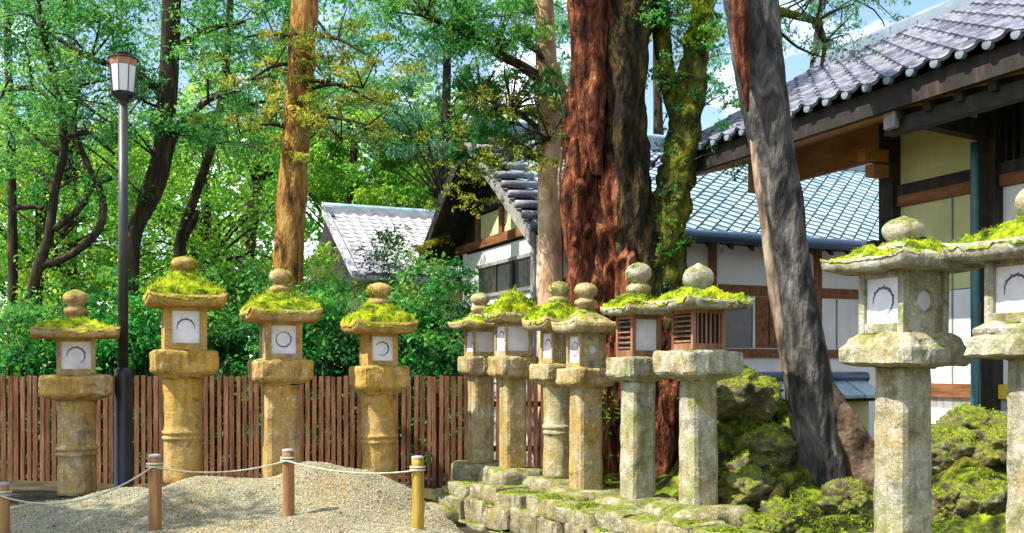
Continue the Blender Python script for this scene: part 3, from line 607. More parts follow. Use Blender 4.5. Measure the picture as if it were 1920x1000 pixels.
for sg in (-1,1):
    MB().tube([(sg*.05,0,zb-.09),(sg*.12,0,zb-.06),(sg*.142,0,zb+.04),(sg*.15,0,zb+.1)],[.008]*4,6,3).build('bracket', M['lamp_black'], lp, True)

# ---------------------------------------------------------------- tiled roofs
def tile_mesh(name, wt, ex, mat):
    """one S-shaped pan tile: lower lip thick, top end tucked under the course above"""
    n_ = 8; v = []; f = []
    for yy, dz in ((-.02,.022),(ex+.02,0.)):
        for i in range(n_+1):
            t = i/n_; h = -.018*math.sin(math.pi*min(t/.68,1))+(.030*math.sin(math.pi*(t-.68)/.32) if t > .68 else 0)
            v.append(((t-.5)*wt*1.02, yy, h*wt/.28+dz+.03))
    for i in range(n_+1): x, y, z = v[i]; v.append((x, y+.003, z-.026))
    for i in range(n_): f += [(i,i+1,n_+1+i+1,n_+1+i),(2*(n_+1)+i,2*(n_+1)+i+1,i+1,i)]
    me = MB().add(v,f).mesh(name, False); me.materials.append(mat); return me
def tiled(parent, name, x0, y0, z0, length, run, rise, wt, ex, mat, axis='y', flip=1, lim=300):
    """pan tiles on a slope that climbs along local +y (axis y) or +x*flip (axis x); x0,y0,z0 = eave start"""
    sl = math.hypot(run, rise); nc = int(length/wt); nr = int(sl/ex); me = tile_mesh('roof_tile', wt, ex, mat)
    pit = math.atan2(rise, run); made = []
    for r_ in range(nr):
        for c in range(nc):
            u = (c+.5)*wt+random.uniform(-.003,.003); d = r_*ex
            cy, cz = d*math.cos(pit), d*math.sin(pit)+.012
            rot = Matrix.Rotation(pit+random.uniform(-.008,.008),4,'X')
            if axis == 'y': mt = Matrix.Translation((x0+u, y0+cy, z0+cz)) @ rot
            else: mt = Matrix.Translation((x0+cy*flip, y0+u, z0+cz)) @ Matrix.Rotation(-math.pi/2*flip,4,'Z') @ rot
            made.append(mt)
    rest = MB(); base_v = [v_.co.copy() for v_ in me.vertices]; base_f = [tuple(p_.vertices) for p_ in me.polygons]
    for mt in made[lim:]: rest.add([mt @ v_ for v_ in base_v], base_f)
    if made[lim:]: tag(rest.build('roof_tiles', mat, parent), kind='stuff')
    made = made[:lim]
    for mt in made:
        o = link('roof_tile', me, None, parent); o.matrix_local = mt @ Matrix.Rotation(random.uniform(-.01,.01),4,'Y')

# ---- long house behind the trees (gable towards the left)
B2 = tag(empty('tiled_house', (.2525,11.8,0), YAW), 'long white walled house with a blue grey tiled roof and dark gable', 'house')
ez, rz_, rw = 3.30, 4.86, 2.11; LX = 8.0
deck = MB(); th = .10
deck.add([(0,0,ez-.08),(LX,0,ez-.08),(LX,rw,rz_-.08),(0,rw,rz_-.08),(0,0,ez),(LX,0,ez),(LX,rw,rz_),(0,rw,rz_)],[(0,3,2,1),(4,5,6,7),(0,1,5,4),(1,2,6,5),(3,0,4,7)])
deck.add([(0,2*rw,ez-.08),(LX,2*rw,ez-.08),(LX,rw,rz_-.08),(0,rw,rz_-.08),(0,2*rw,ez),(LX,2*rw,ez),(LX,rw,rz_),(0,rw,rz_)],[(0,1,2,3),(4,7,6,5),(0,4,5,1),(1,5,6,2),(3,7,4,0)])
rf = deck.build('roof', M['dark_wood'], B2)
# lozenge tiles laid in a criss-cross of dark joints
cw, ch = .235, .225; sl_ = math.hypot(rw, rz_-ez); pit_ = math.atan2(rz_-ez, rw); g_ = .93
dm = MB().add([(0,-ch/2*g_,0),(cw/2*g_,0,0),(0,ch/2*g_,0),(-cw/2*g_,0,0),(0,-ch/2*g_,.040),(cw/2*g_,0,.022),(0,ch/2*g_,.006),(-cw/2*g_,0,.022)],[(4,5,6,7),(0,1,5,4),(1,2,6,5),(2,3,7,6),(3,0,4,7)]).mesh('roof_tile'); dm.materials.append(M['tile_blue'])
spots_ = []
for r_ in range(int(sl_/(ch/2))):
    for c_ in range(int((LX-.3)/cw)): spots_.append((.15+(c_+.5+.5*(r_%2))*cw, (r_+.5)*ch/2))
spots_.sort(key=lambda q: (not (2.0 < q[0] < 6.6), q[1])); rest_ = MB()
for k_, (x_, d_) in enumerate(spots_):
    mt = Matrix.Translation((x_, d_*math.cos(pit_)-.03, ez+d_*math.sin(pit_)+.004)) @ Matrix.Rotation(pit_+random.uniform(-.045,.045),4,'X') @ Matrix.Rotation(random.uniform(-.045,.045),4,'Y')
    if k_ < 300: o = link('roof_tile', dm, None, rf); o.matrix_local = mt
    else: rest_.add([mt @ v_.co for v_ in dm.vertices], [tuple(p_.vertices) for p_ in dm.polygons])
tag(rest_.build('roof_tiles', M['tile_blue'], rf), kind='stuff')
mb = MB()
for k_, (hw, hz) in enumerate(((.14,.07),(.11,.13),(.09,.17))): mb.box(-.05, LX, rw-hw, rw+hw, rz_-.03+(0 if k_==0 else .002+(.07,.13)[k_-1]+.03), rz_+hz)
mb.build('ridge', M['ridge_blue'], rf)
mb = MB(); mb.tube([(-.08,rw,rz_+.19),(LX*.5,rw,rz_+.19),(LX,rw,rz_+.19)],[.05]*3,12,2); mb.build('ridge_cap', M['tile_blue'], rf, True)
# courses of half round tiles along the verge, barge boards
for k_ in range(10):
    t = (k_+.4)/10; y_ = rw*t; z_ = ez+(rz_-ez)*t+.06
    MB().tube([(-.10,y_,z_),(.10,y_,z_+.01),(.42,y_,z_+.01)],[.05,.05,.05],10,1).build('verge_tile', M['tile_grey'], rf, True)
def slanted(x0,x1,ya,za,yb,zb_,h): return MB().add([(x0,ya,za-h),(x1,ya,za-h),(x1,yb,zb_-h),(x0,yb,zb_-h),(x0,ya,za),(x1,ya,za),(x1,yb,zb_),(x0,yb,zb_)],[(0,3,2,1),(4,5,6,7),(0,1,5,4),(1,2,6,5),(2,3,7,6),(3,0,4,7)])
slanted(-.07,-.005,-.05,ez-.06,rw,rz_-.02,.20).build('barge_board', M['grey_wood'], B2)
slanted(-.07,-.005,2*rw+.05,ez-.06,rw+.002,rz_-.02,.20).build('barge_board', M['dark_wood'], B2)  # front board grey as if lit, this one dark: shade put into the colour
MB().lathe([(.02,-.34),(.12,-.24),(.17,-.10),(.10,0)],8).build('gable_pendant', M['dark_wood'], B2).matrix_local = Matrix.Translation((-.09,rw,rz_-.22)) @ Matrix.Diagonal((.25,1,1,1))
gx = .5
MB().box(gx, gx+.1, .6, 3.62, .2, 3.32).build('gable_wall', M['plaster_white'], B2)
MB().add([(gx+.02,.12,3.38),(gx+.02,4.1,3.38),(gx+.02,rw,4.72),(gx+.08,.12,3.38),(gx+.08,4.1,3.38),(gx+.08,rw,4.72)],[(0,2,1),(3,4,5),(0,1,4,3),(1,2,5,4),(2,0,3,5)]).build('gable_panel', M['dark_wood'], B2)
MB().box(gx-.05, gx+.05, .3, 3.9, 3.36, 3.48).build('gable_beam', M['brown_wood'], B2)
MB().box(gx-.06, gx+.04, .9, 3.3, 3.86, 3.96).build('gable_beam', M['dark_wood'], B2)
for y_, z1 in ((1.2,3.86),(2.1,4.5),(3.0,3.86)): MB().box(gx-.045, gx+.015, y_-.06, y_+.06, 3.48, z1-.001).build('gable_strut', M['brown_wood'], B2)
for y0_, y1_ in ((1.29,2.03),(2.17,2.92)): MB().box(gx-.005, gx+.018, y0_, y1_, 3.50, 3.84).build('gable_infill', M['plaster_cream'], B2)
for y_ in (.62,1.05,3.55): MB().box(gx-.03, gx-.001, y_-.06, y_+.06, .5, 3.34).build('wall_post', M['plaster_white' if y_>3 else 'grey_wood'], B2)
wn_ = MB().box(gx-.012, gx-.002, 1.12, 3.0, 2.66, 3.05).build('window', M['window_dark'], B2)
for z_ in (2.62,3.06): MB().box(gx-.035, gx-.001, 1.11, 3.05, z_, z_+.05).build('frame', M['grey_wood'], wn_)
for y_ in (1.7,2.3): MB().box(gx-.03, gx-.0125, y_-.02, y_+.02, 2.67, 3.06).build('mullion', M['dark_wood'], wn_)
MB().box(gx-.10, gx-.001, .7, 3.4, 2.40, 2.50).build('sill', M['dark_wood'], B2)
# front wall towards the viewer, posts, rails, windows, door
fy = .6
MB().box(gx+.1, LX, fy, fy+.1, .2, 3.28).build('front_wall', M['plaster_white'], B2)
for x_ in (.62,2.95,4.75,6.6): MB().box(x_-.06, x_+.06, fy-.03, fy-.001, .3, 3.27).build('wall_post', M['brown_wood'], B2)
for x0_, x1_ in ((.69,2.88),(3.02,4.68),(4.82,6.2)): MB().box(x0_, x1_, fy-.025, fy-.001, 2.60, 2.74).build('wall_rail', M['brown_wood'], B2)
MB().box(.69, 6.5, fy-.05, fy-.032, 1.74, 1.86).build('wall_rail', M['brown_wood'], B2)
wd_ = MB().box(3.03, 3.62, fy-.02, fy-.002, 1.88, 2.42).build('window', M['window_dark'], B2)
MB().box(3.03, 3.62, fy-.03, fy-.0205, 2.14, 2.17).build('mullion', M['grey_wood'], wd_); MB().box(3.60, 3.64, fy-.034, fy-.0205, 1.88, 2.59).build('frame', M['plaster_white'], wd_)
dr = MB().box(3.66, 4.12, fy-.02, fy-.002, 1.88, 2.59).build('door', M['brown_wood'], B2); MB().box(3.88,3.90,fy-.026,fy-.0205,1.9,2.57).build('batten', M['dark_wood'], dr)
for x_ in (5.1,5.7): MB().box(x_-.008, x_+.008, fy-.012, fy-.002, 1.87, 2.59).build('panel_joint', M['grey_wood'], B2)
# eave: rafters, gutter, gutter hooks
x_ = .2
while x_ < LX:
    slanted(x_-.03,x_+.03,-.0,ez-.085,.6,ez+.36,.08).build('rafter', M['dark_wood'], B2); x_ += .33
MB().tube([(-.05,-.09,ez-.02),(LX*.5,-.09,ez-.025),(LX,-.09,ez-.03)],[.075]*3,12,2).build('gutter', M['gutter_blue'], B2, True)
for x_ in (1.9,2.55,3.2,5.2,5.8):
    MB().tube([(x_,-.09,ez-.09),(x_+.05,-.09,ez-.2),(x_+.08,-.09,ez-.22),(x_+.09,-.09,ez-.09)],[.010]*4,6,3).build('gutter_hook', M['grey_wood'], B2, True)
# wing that joins at the right, its slope facing left
wg = MB(); wx, wz = 6.35, 3.34
wg.add([(wx,.2,wz),(wx,-2.4,wz),(wx+1.9,-2.4,wz+1.35),(wx+1.9,1.8,wz+1.35),(wx,.2,wz-.1),(wx,-2.4,wz-.1),(wx+1.9,-2.4,wz+1.25),(wx+1.9,1.8,wz+1.25)],[(0,1,2,3),(7,6,5,4),(0,4,5,1),(1,5,6,2),(2,6,7,3),(3,7,4,0)])
wo = wg.build('wing_roof', M['tile_pale'], B2); tiled(wo,'roof_tile',wx-.05,-2.35,wz,2.6,1.9,1.35,.285,.26,M['tile_pale'],'x',1,300)
MB().tube([(wx-.1,.1,wz+.05),(wx+.7,.85,wz+.62),(wx+1.3,1.4,wz+1.05)],[.08]*3,10,3).build('valley', M['gutter_blue'], wo, True)
MB().box(wx+.5, wx+.6, -2.3, .58, .2, wz+.2).build('wing_wall', M['plaster_white'], B2)

# ---- far roof
B1 = tag(empty('far_house', (-4.07+.398*2.55, 22-.917*2.55, 0), YAW), 'distant pale tiled roof with light ridge seen between the trees', 'house')
e1, r1 = 3.45, 5.0
d1 = MB().add([(0,0,e1),(5.6,0,e1),(5.6,2.55,r1),(0,2.55,r1),(0,5.1,e1),(5.6,5.1,e1),(0,0,e1-.1),(5.6,0,e1-.1),(5.6,5.1,e1-.1),(0,5.1,e1-.1)],[(0,1,2,3),(3,2,5,4),(0,6,7,1),(4,5,8,9),(1,7,8,5,2),(6,9,8,7)])
ro = d1.build('roof', M['tile_pale'], B1); tiled(ro,'roof_tile',.1,-.05,e1,5.5,2.55,r1-e1,.25,.21,M['tile_pale'])
MB().box(-.1,5.6,2.41,2.69,r1-.05,r1+.13).build('ridge', M['tile_pale'], ro); MB().tube([(-.12,2.55,r1+.17),(2,2.55,r1+.17),(5.6,2.55,r1+.17)],[.08]*3,10,2).build('ridge_cap', M['tile_blue'], ro, True)
MB().add([(.3,.3,e1),(.3,4.8,e1),(.3,2.55,r1-.15)],[(0,2,1)]).build('gable_panel', M['dark_wood'], B1)
slanted(-.12,.0,-.05,e1+.06,2.55,r1+.10,.14).build('barge_board', M['tile_pale'], B1)
MB().box(.4,5.3,.5,4.6,.2,e1-.11).build('wall', M['plaster_olive'], B1)

# ---- hall at the right with deep eaves
B3 = tag(empty('shrine_hall', (3.64,9.5,0), YAW), 'large hall at the right with deep tiled eaves and dark timber posts', 'hall')
E3, R3, y0_, y1_ = 3.85, 5.24, -4.3, 2.3
dk = MB(); 
dk.add([(-1.2,y0_,E3-.09),(-1.2,y1_,E3-.09),(1.2,y1_,R3-.09),(1.2,y0_,R3-.09),(-1.2,y0_,E3),(-1.2,y1_,E3),(1.2,y1_,R3),(1.2,y0_,R3)],[(0,1,2,3),(7,6,5,4),(0,4,5,1),(1,5,6,2),(3,7,4,0)])
dk.add([(2.2,y0_,R3-.58),(2.2,y1_,R3-.58),(1.2,y1_,R3-.09),(1.2,y0_,R3-.09),(2.2,y0_,R3-.49),(2.2,y1_,R3-.49),(1.2,y1_,R3),(1.2,y0_,R3)],[(3,2,1,0),(4,5,6,7),(1,0,4,5),(2,6,5,1),(0,3,7,4)])
r3 = dk.build('roof', M['dark_wood'], B3)
tiled(r3,'roof_tile',-1.27,y0_,E3,y1_-y0_,2.4,R3-E3,.235,.215,M['tile_grey'],'x',1,300)
for k_ in range(int((y1_-y0_)/.235)):
    MB().lathe([(.04,0),(.04,.04),(.02,.045)],12).build('eave_tile', M['ridge_blue'], r3).matrix_local = Matrix.Translation((-1.26,y0_+.235*(k_+.97),E3+.02)) @ Matrix.Rotation(-math.pi/2,4,'Y')
mb = MB()
for hw, za, zb2 in ((.15,-.02,.06),(.12,.062,.12)): mb.box(1.2-hw,1.2+hw,y0_,y1_+.06,R3+za,R3+zb2)
mb.build('ridge', M['ridge_blue'], r3); MB().tube([(1.2,y0_,R3+.14),(1.2,0,R3+.14),(1.2,y1_+.1,R3+.14)],[.06]*3,12,2).build('ridge_cap', M['ridge_blue'], r3, True)
MB().box(-1.22,-1.16,y0_,y1_,E3-.20,E3-.094).build('fascia', M['dark_wood'], B3)
MB().add([(-1.15,y0_,E3-.20),(-1.15,y1_-.04,E3-.20),(.06,y1_-.04,E3+.13),(.06,y0_,E3+.13),(-1.15,y0_,E3-.17),(-1.15,y1_-.04,E3-.17),(.06,y1_-.04,E3+.16),(.06,y0_,E3+.16)],[(0,3,2,1),(4,5,6,7),(0,1,5,4),(1,2,6,5),(2,3,7,6),(3,0,4,7)]).build('soffit', M['soffit_wood'], B3)
yy = y0_+.1
while yy < -1.15:
    MB().bar((-1.14,yy,E3-.235),(.0,yy,E3+.08),.07,.07).build('rafter', M['dark_wood'], B3); yy += .30
MB().box(-1.10,-.99,y0_,-1.02,E3-.36,E3-.24).build('eave_purlin', M['dark_wood'], B3)
MB().box(-.07,.09,y0_,.12,3.90,4.06).build('wall_plate', M['dark_wood'], B3)
MB().box(-.04,.04,.13,y1_-.1,3.62,4.0).build('porch_board', M['soffit_wood'], B3)
for i, yy in enumerate((0,-1.14,-2.28,-3.42)):
    MB().box(-.10,.10,yy-.09,yy+.09,.3,3.899).build('post', M['dark_wood'], B3, bevel=.008)
for yy in (-1.14,):
    MB().bar((-1.12,yy,3.66),(-.11,yy,3.60),.11,.15).build('bracket_beam', M['dark_wood'], B3)
    MB().box(-1.17,-1.11,yy-.06,yy+.06,3.52,3.80).build('beam_end', M['grey_wood'], B3, bevel=.01)  # paler than its beam: the sunlit end is put into the colour
for z_, l_ in ((3.60,.34),(3.46,.24)): MB().box(-.06-l_,-.101,-.055,.055,z_-.06,z_+.06).build('bracket_arm', M['soffit_wood'], B3, bevel=.01)
MB().box(-.28,-.11,-.05,.05,2.66,2.80).build('bracket_arm', M['dark_wood'], B3)
bays = ((-1.05,-.09,0),(-2.19,-1.23,1),(-3.33,-2.37,1))
for a_, b_, kd in bays:
    MB().box(-.05,.05,a_,b_,3.22,3.32).build('tie_beam', M['dark_wood'], B3); MB().box(-.045,.05,a_,b_,3.12,3.219).build('tie_beam', M['brown_wood'], B3)
    if kd == 0: MB().box(0,.04,a_,b_,3.321,3.899).build('wall_panel', M['plaster_cream'], B3)
    else:
        MB().box(.03,.05,a_,b_,3.321,3.899).build('window_void', M['dark_void'], B3)
        for q_ in range(12):
            yb_ = a_+(b_-a_)*(q_+.5)/12; MB().box(-.02,.01,yb_-.012,yb_+.012,3.321,3.85).build('lattice_bar', M['dark_wood'], B3)
    MB().box(0,.04,a_,b_,2.30,3.119).build('wall_panel', M['plaster_cream' if kd == 0 else 'plaster_white'], B3); MB().box(0,.04,a_,b_,1.46,2.29).build('wall_panel', M['plaster_white'], B3)
    MB().box(-.012,-.001,a_+(b_-a_)*.36-.007,a_+(b_-a_)*.36+.007,1.46,3.118).build('panel_joint', M['grey_wood'], B3)
    MB().box(-.06,.05,a_,b_,1.34,1.459).build('sill_beam', M['gilt_panel' if kd else 'brown_wood'], B3)
    MB().box(-.03,.05,a_,b_,1.24,1.339).build('base_board', M['grey_wood'], B3)
    MB().box(-.13,.05,a_,b_,1.10,1.239).build('base_board', M['plaster_white'], B3)
MB().box(-.16,.3,y0_,.08,.2,1.09).build('foundation', M['plaster_olive'], B3)
MB().box(1.9,2.0,y0_,-.1,.2,4.3).build('back_wall', M['plaster_cream'], B3)
MB().box(.06,1.89,-.06,.02,.2,4.1).build('end_wall', M['plaster_white'], B3)
pp_ = [(-.20,-1.12,3.5),(-.20,-1.12,2.6),(-.20,-1.12,1.26),(-.21,-1.10,1.22),(-.27,-1.04,1.20),(-.28,-1.02,1.15),(-.28,-1.02,.9)]
MB().tube(pp_,[.036]*7,12,4).build('downpipe', M['pipe_teal'], B3, True)

# ---- low tiled wall between
q = P(1345,750,11.0); W4 = tag(empty('garden_wall', (q.x,q.y,0), YAW), 'low olive plaster wall with a tiled coping behind the leaning trunk', 'garden wall')
MB().box(0,2.05,-.12,.12,.3,1.22).build('wall', M['plaster_olive'], W4)
MB().box(-.03,2.08,-.26,.26,1.215,1.25).build('eaves_board', M['dark_wood'], W4)
for k_ in range(7):
    x_ = k_*.30
    for sg in (-1,1):
        o = MB().add([(x_,sg*.34,1.25),(x_+.28,sg*.34,1.25),(x_+.28,0,1.43),(x_,0,1.43),(x_,sg*.34,1.29),(x_+.28,sg*.34,1.29),(x_+.28,0,1.47),(x_,0,1.47)],[(0,3,2,1),(4,5,6,7),(0,1,5,4),(1,2,6,5),(2,3,7,6),(3,0,4,7)]).build('coping_tile', M['tile_blue'], W4, bevel=.008)
MB().tube([(-.05,0,1.49),(1,0,1.49),(2.12,0,1.49)],[.065]*3,12,2).build('coping_ridge', M['gutter_blue'], W4, True)

# ---------------------------------------------------------------- trees
def pxpath(pts, Y): return [P(p[0],p[1],p[2] if len(p)>2 and p[2] else Y) for p in pts]
def trunk_tree(name, label, pts, half, Y, bark, seg=24, sub=6, bump=.1, bs=3., vs=.3, group=None, cat='tree'):
    """tree whose trunk follows points measured at depth Y; origin at the foot"""
    path = pxpath(pts, Y); base = path[0].copy(); gz_ = on_ground(base.x, base.y) if base.y < 12 else .28
    path.insert(0, Vector((base.x, base.y, min(gz_, base.z)-.15))); half = [half[0]*1.12]+list(half)
    root = tag(empty(name, (base.x, base.y, gz_)), label, cat, group)
    o = MB().tube([p-root.location for p in path], [h*Y/F for h in half], seg, sub, bump, bs, True, vs, seed=base.x*7).build('trunk', bark, root, True)
    return root, path
def limb(root, pts, rad, mat, n=8, sub=4, bump=.1, bs=5., name='limb', vs=.4): 
    return MB().tube([Vector(p)-root.location for p in pts], rad, n, sub, bump, bs, True, vs).build(name, mat, root, True)
def crown(root, clumps, per, ln, wd, mat, up=.5, flat=.7, droop=0., name='crown'):
    V, ti = leaves([Vector(c[:3])-root.location for c in clumps], [c[3] for c in clumps], per, ln, wd, up, flat, droop)
    return link(name, quads_mesh(name, V, ti), mat, root)
def ell(c, rx, ry, rz, n, r0, r1, shell=.35):
    out = []
    for _ in range(n):
        d = rng.normal(size=3); d /= np.linalg.norm(d); q = (shell+(1-shell)*rng.random())
        out.append((c[0]+d[0]*rx*q, c[1]+d[1]*ry*q, c[2]+d[2]*rz*q, rng.uniform(r0,r1)))
    return out
def twigs(root, start, clumps, mat, every=3, r0=.03):
    mb = MB()
    for c in clumps[::every]:
        e = Vector(c[:3]); s_ = min(start, key=lambda p: (p-e).length+max(0,p.z-e.z)*.6)
        mid = s_.lerp(e,.55)+Vector((random.uniform(-.25,.25),random.uniform(-.25,.25),random.uniform(.0,.35)))
        mb.tube([s_-root.location, mid-root.location, e-root.location],[r0,r0*.55,r0*.2],5,3)
    return tag(mb.build('branches', mat, root, True), kind='stuff')

# big red barked trunk with a mossy leaning stem
big, bp_ = trunk_tree('giant_cedar', 'massive red barked trunk with a mossy leaning stem in the centre right', [(1172,640),(1168,520),(1146,420),(1134,320),(1134,220),(1142,110),(1152,0),(1156,-160),(1160,-420)], [108,92,80,72,68,70,76,80,66], 10.6, M['bark_red'], 120, 30, .34, 4.2, .26)
limb(big, pxpath([(1235,620),(1242,500),(1250,420),(1270,330),(1286,230),(1302,120),(1322,0),(1345,-140)],10.35), [q*10.35/F for q in (44,41,40,34,31,26,22,18)], M['bark_moss'], 40, 16, .26, 9., vs=.7)
limb(big, pxpath([(1284,260),(1262,190),(1246,110),(1236,20),(1228,-120)],10.4), [q*10.4/F for q in (20,18,17,18,19)], M['bark_moss'], 20, 8, .16, 6., vs=.8)
limb(big, pxpath([(1208,640),(1200,520),(1184,400),(1174,280),(1172,160),(1180,40),(1192,-100)],10.3), [q*10.3/F for q in (46,44,42,42,44,46,46)], M['bark_olive'], 40, 16, .34, 7., 'buttress', .2)
limb(big, pxpath([(1095,640),(1088,520),(1078,430),(1072,350),(1078,260)],10.25), [q*10.25/F for q in (30,26,24,22,8)], M['bark_red'], 20, 10, .25, 6., 'buttress', .3)
for q in [(1088,345,15),(1102,430,9),(1078,452,8)]: 
    p = P(q[0],q[1],10.06); limb(big, [p+Vector((0,.14,-.06)), p+Vector((0,.04,0)), p+Vector((.01,.12,.06))], [q[2]*10/F*.6, q[2]*10/F, q[2]*10/F*.5], M['bark_red'], 14, 6, .5, 9, 'burl')
limb(big, pxpath([(1120,330),(1112,240),(1108,140),(1104,40),(1098,-80)],10.25), [q*10.25/F for q in (10,26,34,36,34)], M['bark_red'], 36, 14, .36, 6., 'buttress', .3)
cl = ell(P(1190,-160,10.6), 2.0, 1.2, .5, 34, .25,.5)
crown(big, cl, 260, .07, .03, M['leaf_mid'])
# ivy and moss on the leaning stem and top
iv = []
for (x_,y_) in [(1245,560),(1250,500),(1248,450),(1255,400),(1262,350),(1270,300),(1278,250),(1285,200),(1295,140),(1305,90),(1315,50),(1325,10),(1230,60),(1240,140),(1225,10),(1262,460),(1268,420),(1240,520)]:
    for _ in range(3): p = P(x_+random.uniform(-22,22), y_+random.uniform(-25,25), 10.25+random.uniform(-.12,.05)); iv.append((*p,random.uniform(.06,.14)))
crown(big, iv, 70, .038, .026, M['leaf_ivy'], .2, 1., name='ivy')
iv2 = [(*P(x_+random.uniform(-15,15), y_+random.uniform(-15,15), 10.2),.10) for x_,y_ in [(1300,20),(1320,40),(1325,10),(1290,5),(1305,70),(1330,60),(1315,-5),(1285,30)] for _ in range(2)]
crown(big, iv2, 120, .04, .018, M['moss_blade'], .2, 1., name='moss')

# pale slender trunk
pale, pp2 = trunk_tree('slender_tree', 'slender pale trunk standing just left of the red giant', [(1032,640),(1031,500),(1031,380),(1030,260),(1026,150),(1022,60),(1018,-60),(1012,-260)], [25,23,22,22,20,19,18,14], 11.2, M['bark_pale'], 28, 8, .06, 4., .5)
limb(pale, pxpath([(1040,120),(1055,170),(1062,215),(1060,260),(1048,330),(1052,400)],10.9), [.05,.045,.035,.025,.018,.01], M['bark_pale'], 8, 5)
limb(pale, pxpath([(1026,160,11.2),(985,128,11.1),(930,98),(880,62),(800,30),(730,-10)],11.0), [.07,.06,.05,.045,.035,.03], M['bark_dark'], 10, 5)
limb(pale, pxpath([(1030,262,11.2),(990,225,11.1),(950,203),(900,180),(860,160)],11.0), [.035,.032,.028,.02,.012], M['bark_dark'], 8, 4)
cl = [(*P(random.uniform(720,1010), 30+random.uniform(-70,60)+.1*(_%7)*10, 10.9+random.uniform(-.6,.6)), random.uniform(.15,.32)) for _ in range(46)]
cl += [(*P(random.uniform(840,1060), random.uniform(200,300), 11.3), random.uniform(.07,.15)) for _ in range(26)]
cl += [(*P(random.uniform(850,1050), 190+random.uniform(-70,70), 11.2+random.uniform(-.5,.5)), random.uniform(.10,.22)) for _ in range(26)]
crown(pale, cl, 230, .06, .020, M['leaf_mid'], .35, .6, .25); twigs(pale, pxpath([(1020,110),(930,95),(880,60),(800,30),(960,205),(900,180)],11.0), cl, M['bark_dark'], 2, .016)

sp_ = [(*P(random.uniform(860,1075), random.uniform(150,330), 10.9+random.uniform(-.3,.3)), random.uniform(.12,.26)) for _ in range(40)]+[(*P(random.uniform(800,930), random.uniform(240,420), 11.4+random.uniform(-.3,.3)), random.uniform(.10,.22)) for _ in range(11)]
crown(pale, sp_, 80, .05, .018, M['leaf_olive'], .3, .6, .35, 'leaf_sprays'); twigs(pale, pxpath([(1020,110),(930,95),(960,205),(900,180),(1030,262),(950,203)],11.0), sp_, M['bark_dark'], 2, .010)
sp_ = [(*P(random.uniform(1225,1400), random.uniform(20,330), 10.2+random.uniform(-.2,.4)), random.uniform(.10,.20)) for _ in range(30)]+[(*P(random.uniform(1180,1340), random.uniform(-30,60), 10.1+random.uniform(-.3,.3)), random.uniform(.12,.25)) for _ in range(20)]
crown(big, sp_, 60, .042, .018, M['leaf_mid'], .3, .7, .2, 'leaf_sprays'); twigs(big, pxpath([(1262,330),(1286,230),(1302,120),(1322,0),(1236,20)],10.3), sp_, M['bark_dark'], 2, .008)
# leaning grey trunk
lean, lp_ = trunk_tree('leaning_tree', 'grey leaning trunk crossing the frame in front of the hall', [(1542,990),(1537,900),(1526,800),(1510,680),(1492,560),(1472,430),(1450,300),(1428,160),(1410,20),(1396,-120),(1380,-320)], [62,50,46,42,40,39,42,45,51,57,52], 7.4, M['bark_grey'], 72, 18, .17, 5.0, .32)
limb(lean, pxpath([(1518,680,7.42),(1556,745,7.38),(1590,810),(1624,880),(1646,940),(1656,1000)],7.35), [q*7.35/F for q in (6,24,34,38,38,34)], M['root_brown'], 22, 8, .2, 6., 'root', .6)
limb(lean, pxpath([(1400,160),(1412,250),(1424,340),(1440,460),(1458,580),(1474,690),(1490,790)],7.38), [.02,.036,.042,.046,.046,.04,.02], M['bark_sunlit'], 18, 10, .3, 6., 'bark_strip', .3)  # added tube along the left edge, its pale colour imitating sunlight on the trunk
limb(lean, pxpath([(1385,-60),(1388,40),(1396,130),(1402,210)],7.2), [.05,.06,.05,.01], M['bark_red'], 14, 8, .3, 6., 'bark_strip', .3)
for pts, r_ in [([(1390,800),(1440,790),(1490,830),(1520,870)],.05),([(1430,960),(1470,880),(1510,850)],.06),([(1760,860),(1820,840),(1900,870)],.05),([(1640,930),(1720,880),(1780,900)],.055),([(1750,920),(1810,900),(1880,930)],.045),([(1400,900),(1450,860),(1500,880)],.04)]:
    w3 = []
    for a_, b_ in pts: 
        p = P(a_,b_,7.3+(HOR+170-b_)*.004); p.z = on_ground(p.x,p.y)+r_*(.35 if 0 < len(w3) < len(pts)-1 else -1.2); w3.append(p)
    limb(lean, w3, [r_*.8]+[r_]*(len(w3)-1), M['bark_moss'], 14, 6, .3, 9., 'root', .8)
limb(lean, pxpath([(1455,20),(1500,32),(1530,42),(1546,80),(1540,125)],7.6), [.035,.03,.026,.02,.012], M['bark_moss'], 8, 5)
limb(lean, pxpath([(1462,60),(1490,85),(1520,100),(1545,108)],7.6), [.014,.010,.008,.005], M['bark_dark'], 6, 4)
cl = [(*P(random.uniform(1455,1640), random.uniform(-40,110), 7.9+random.uniform(-.5,.6)), random.uniform(.08,.17)) for _ in range(26)]
crown(lean, cl, 60, .028, .014, M['leaf_teal'], .3); twigs(lean, pxpath([(1455,20),(1500,32),(1530,42),(1546,80)],7.6), cl, M['bark_dark'], 2, .008)

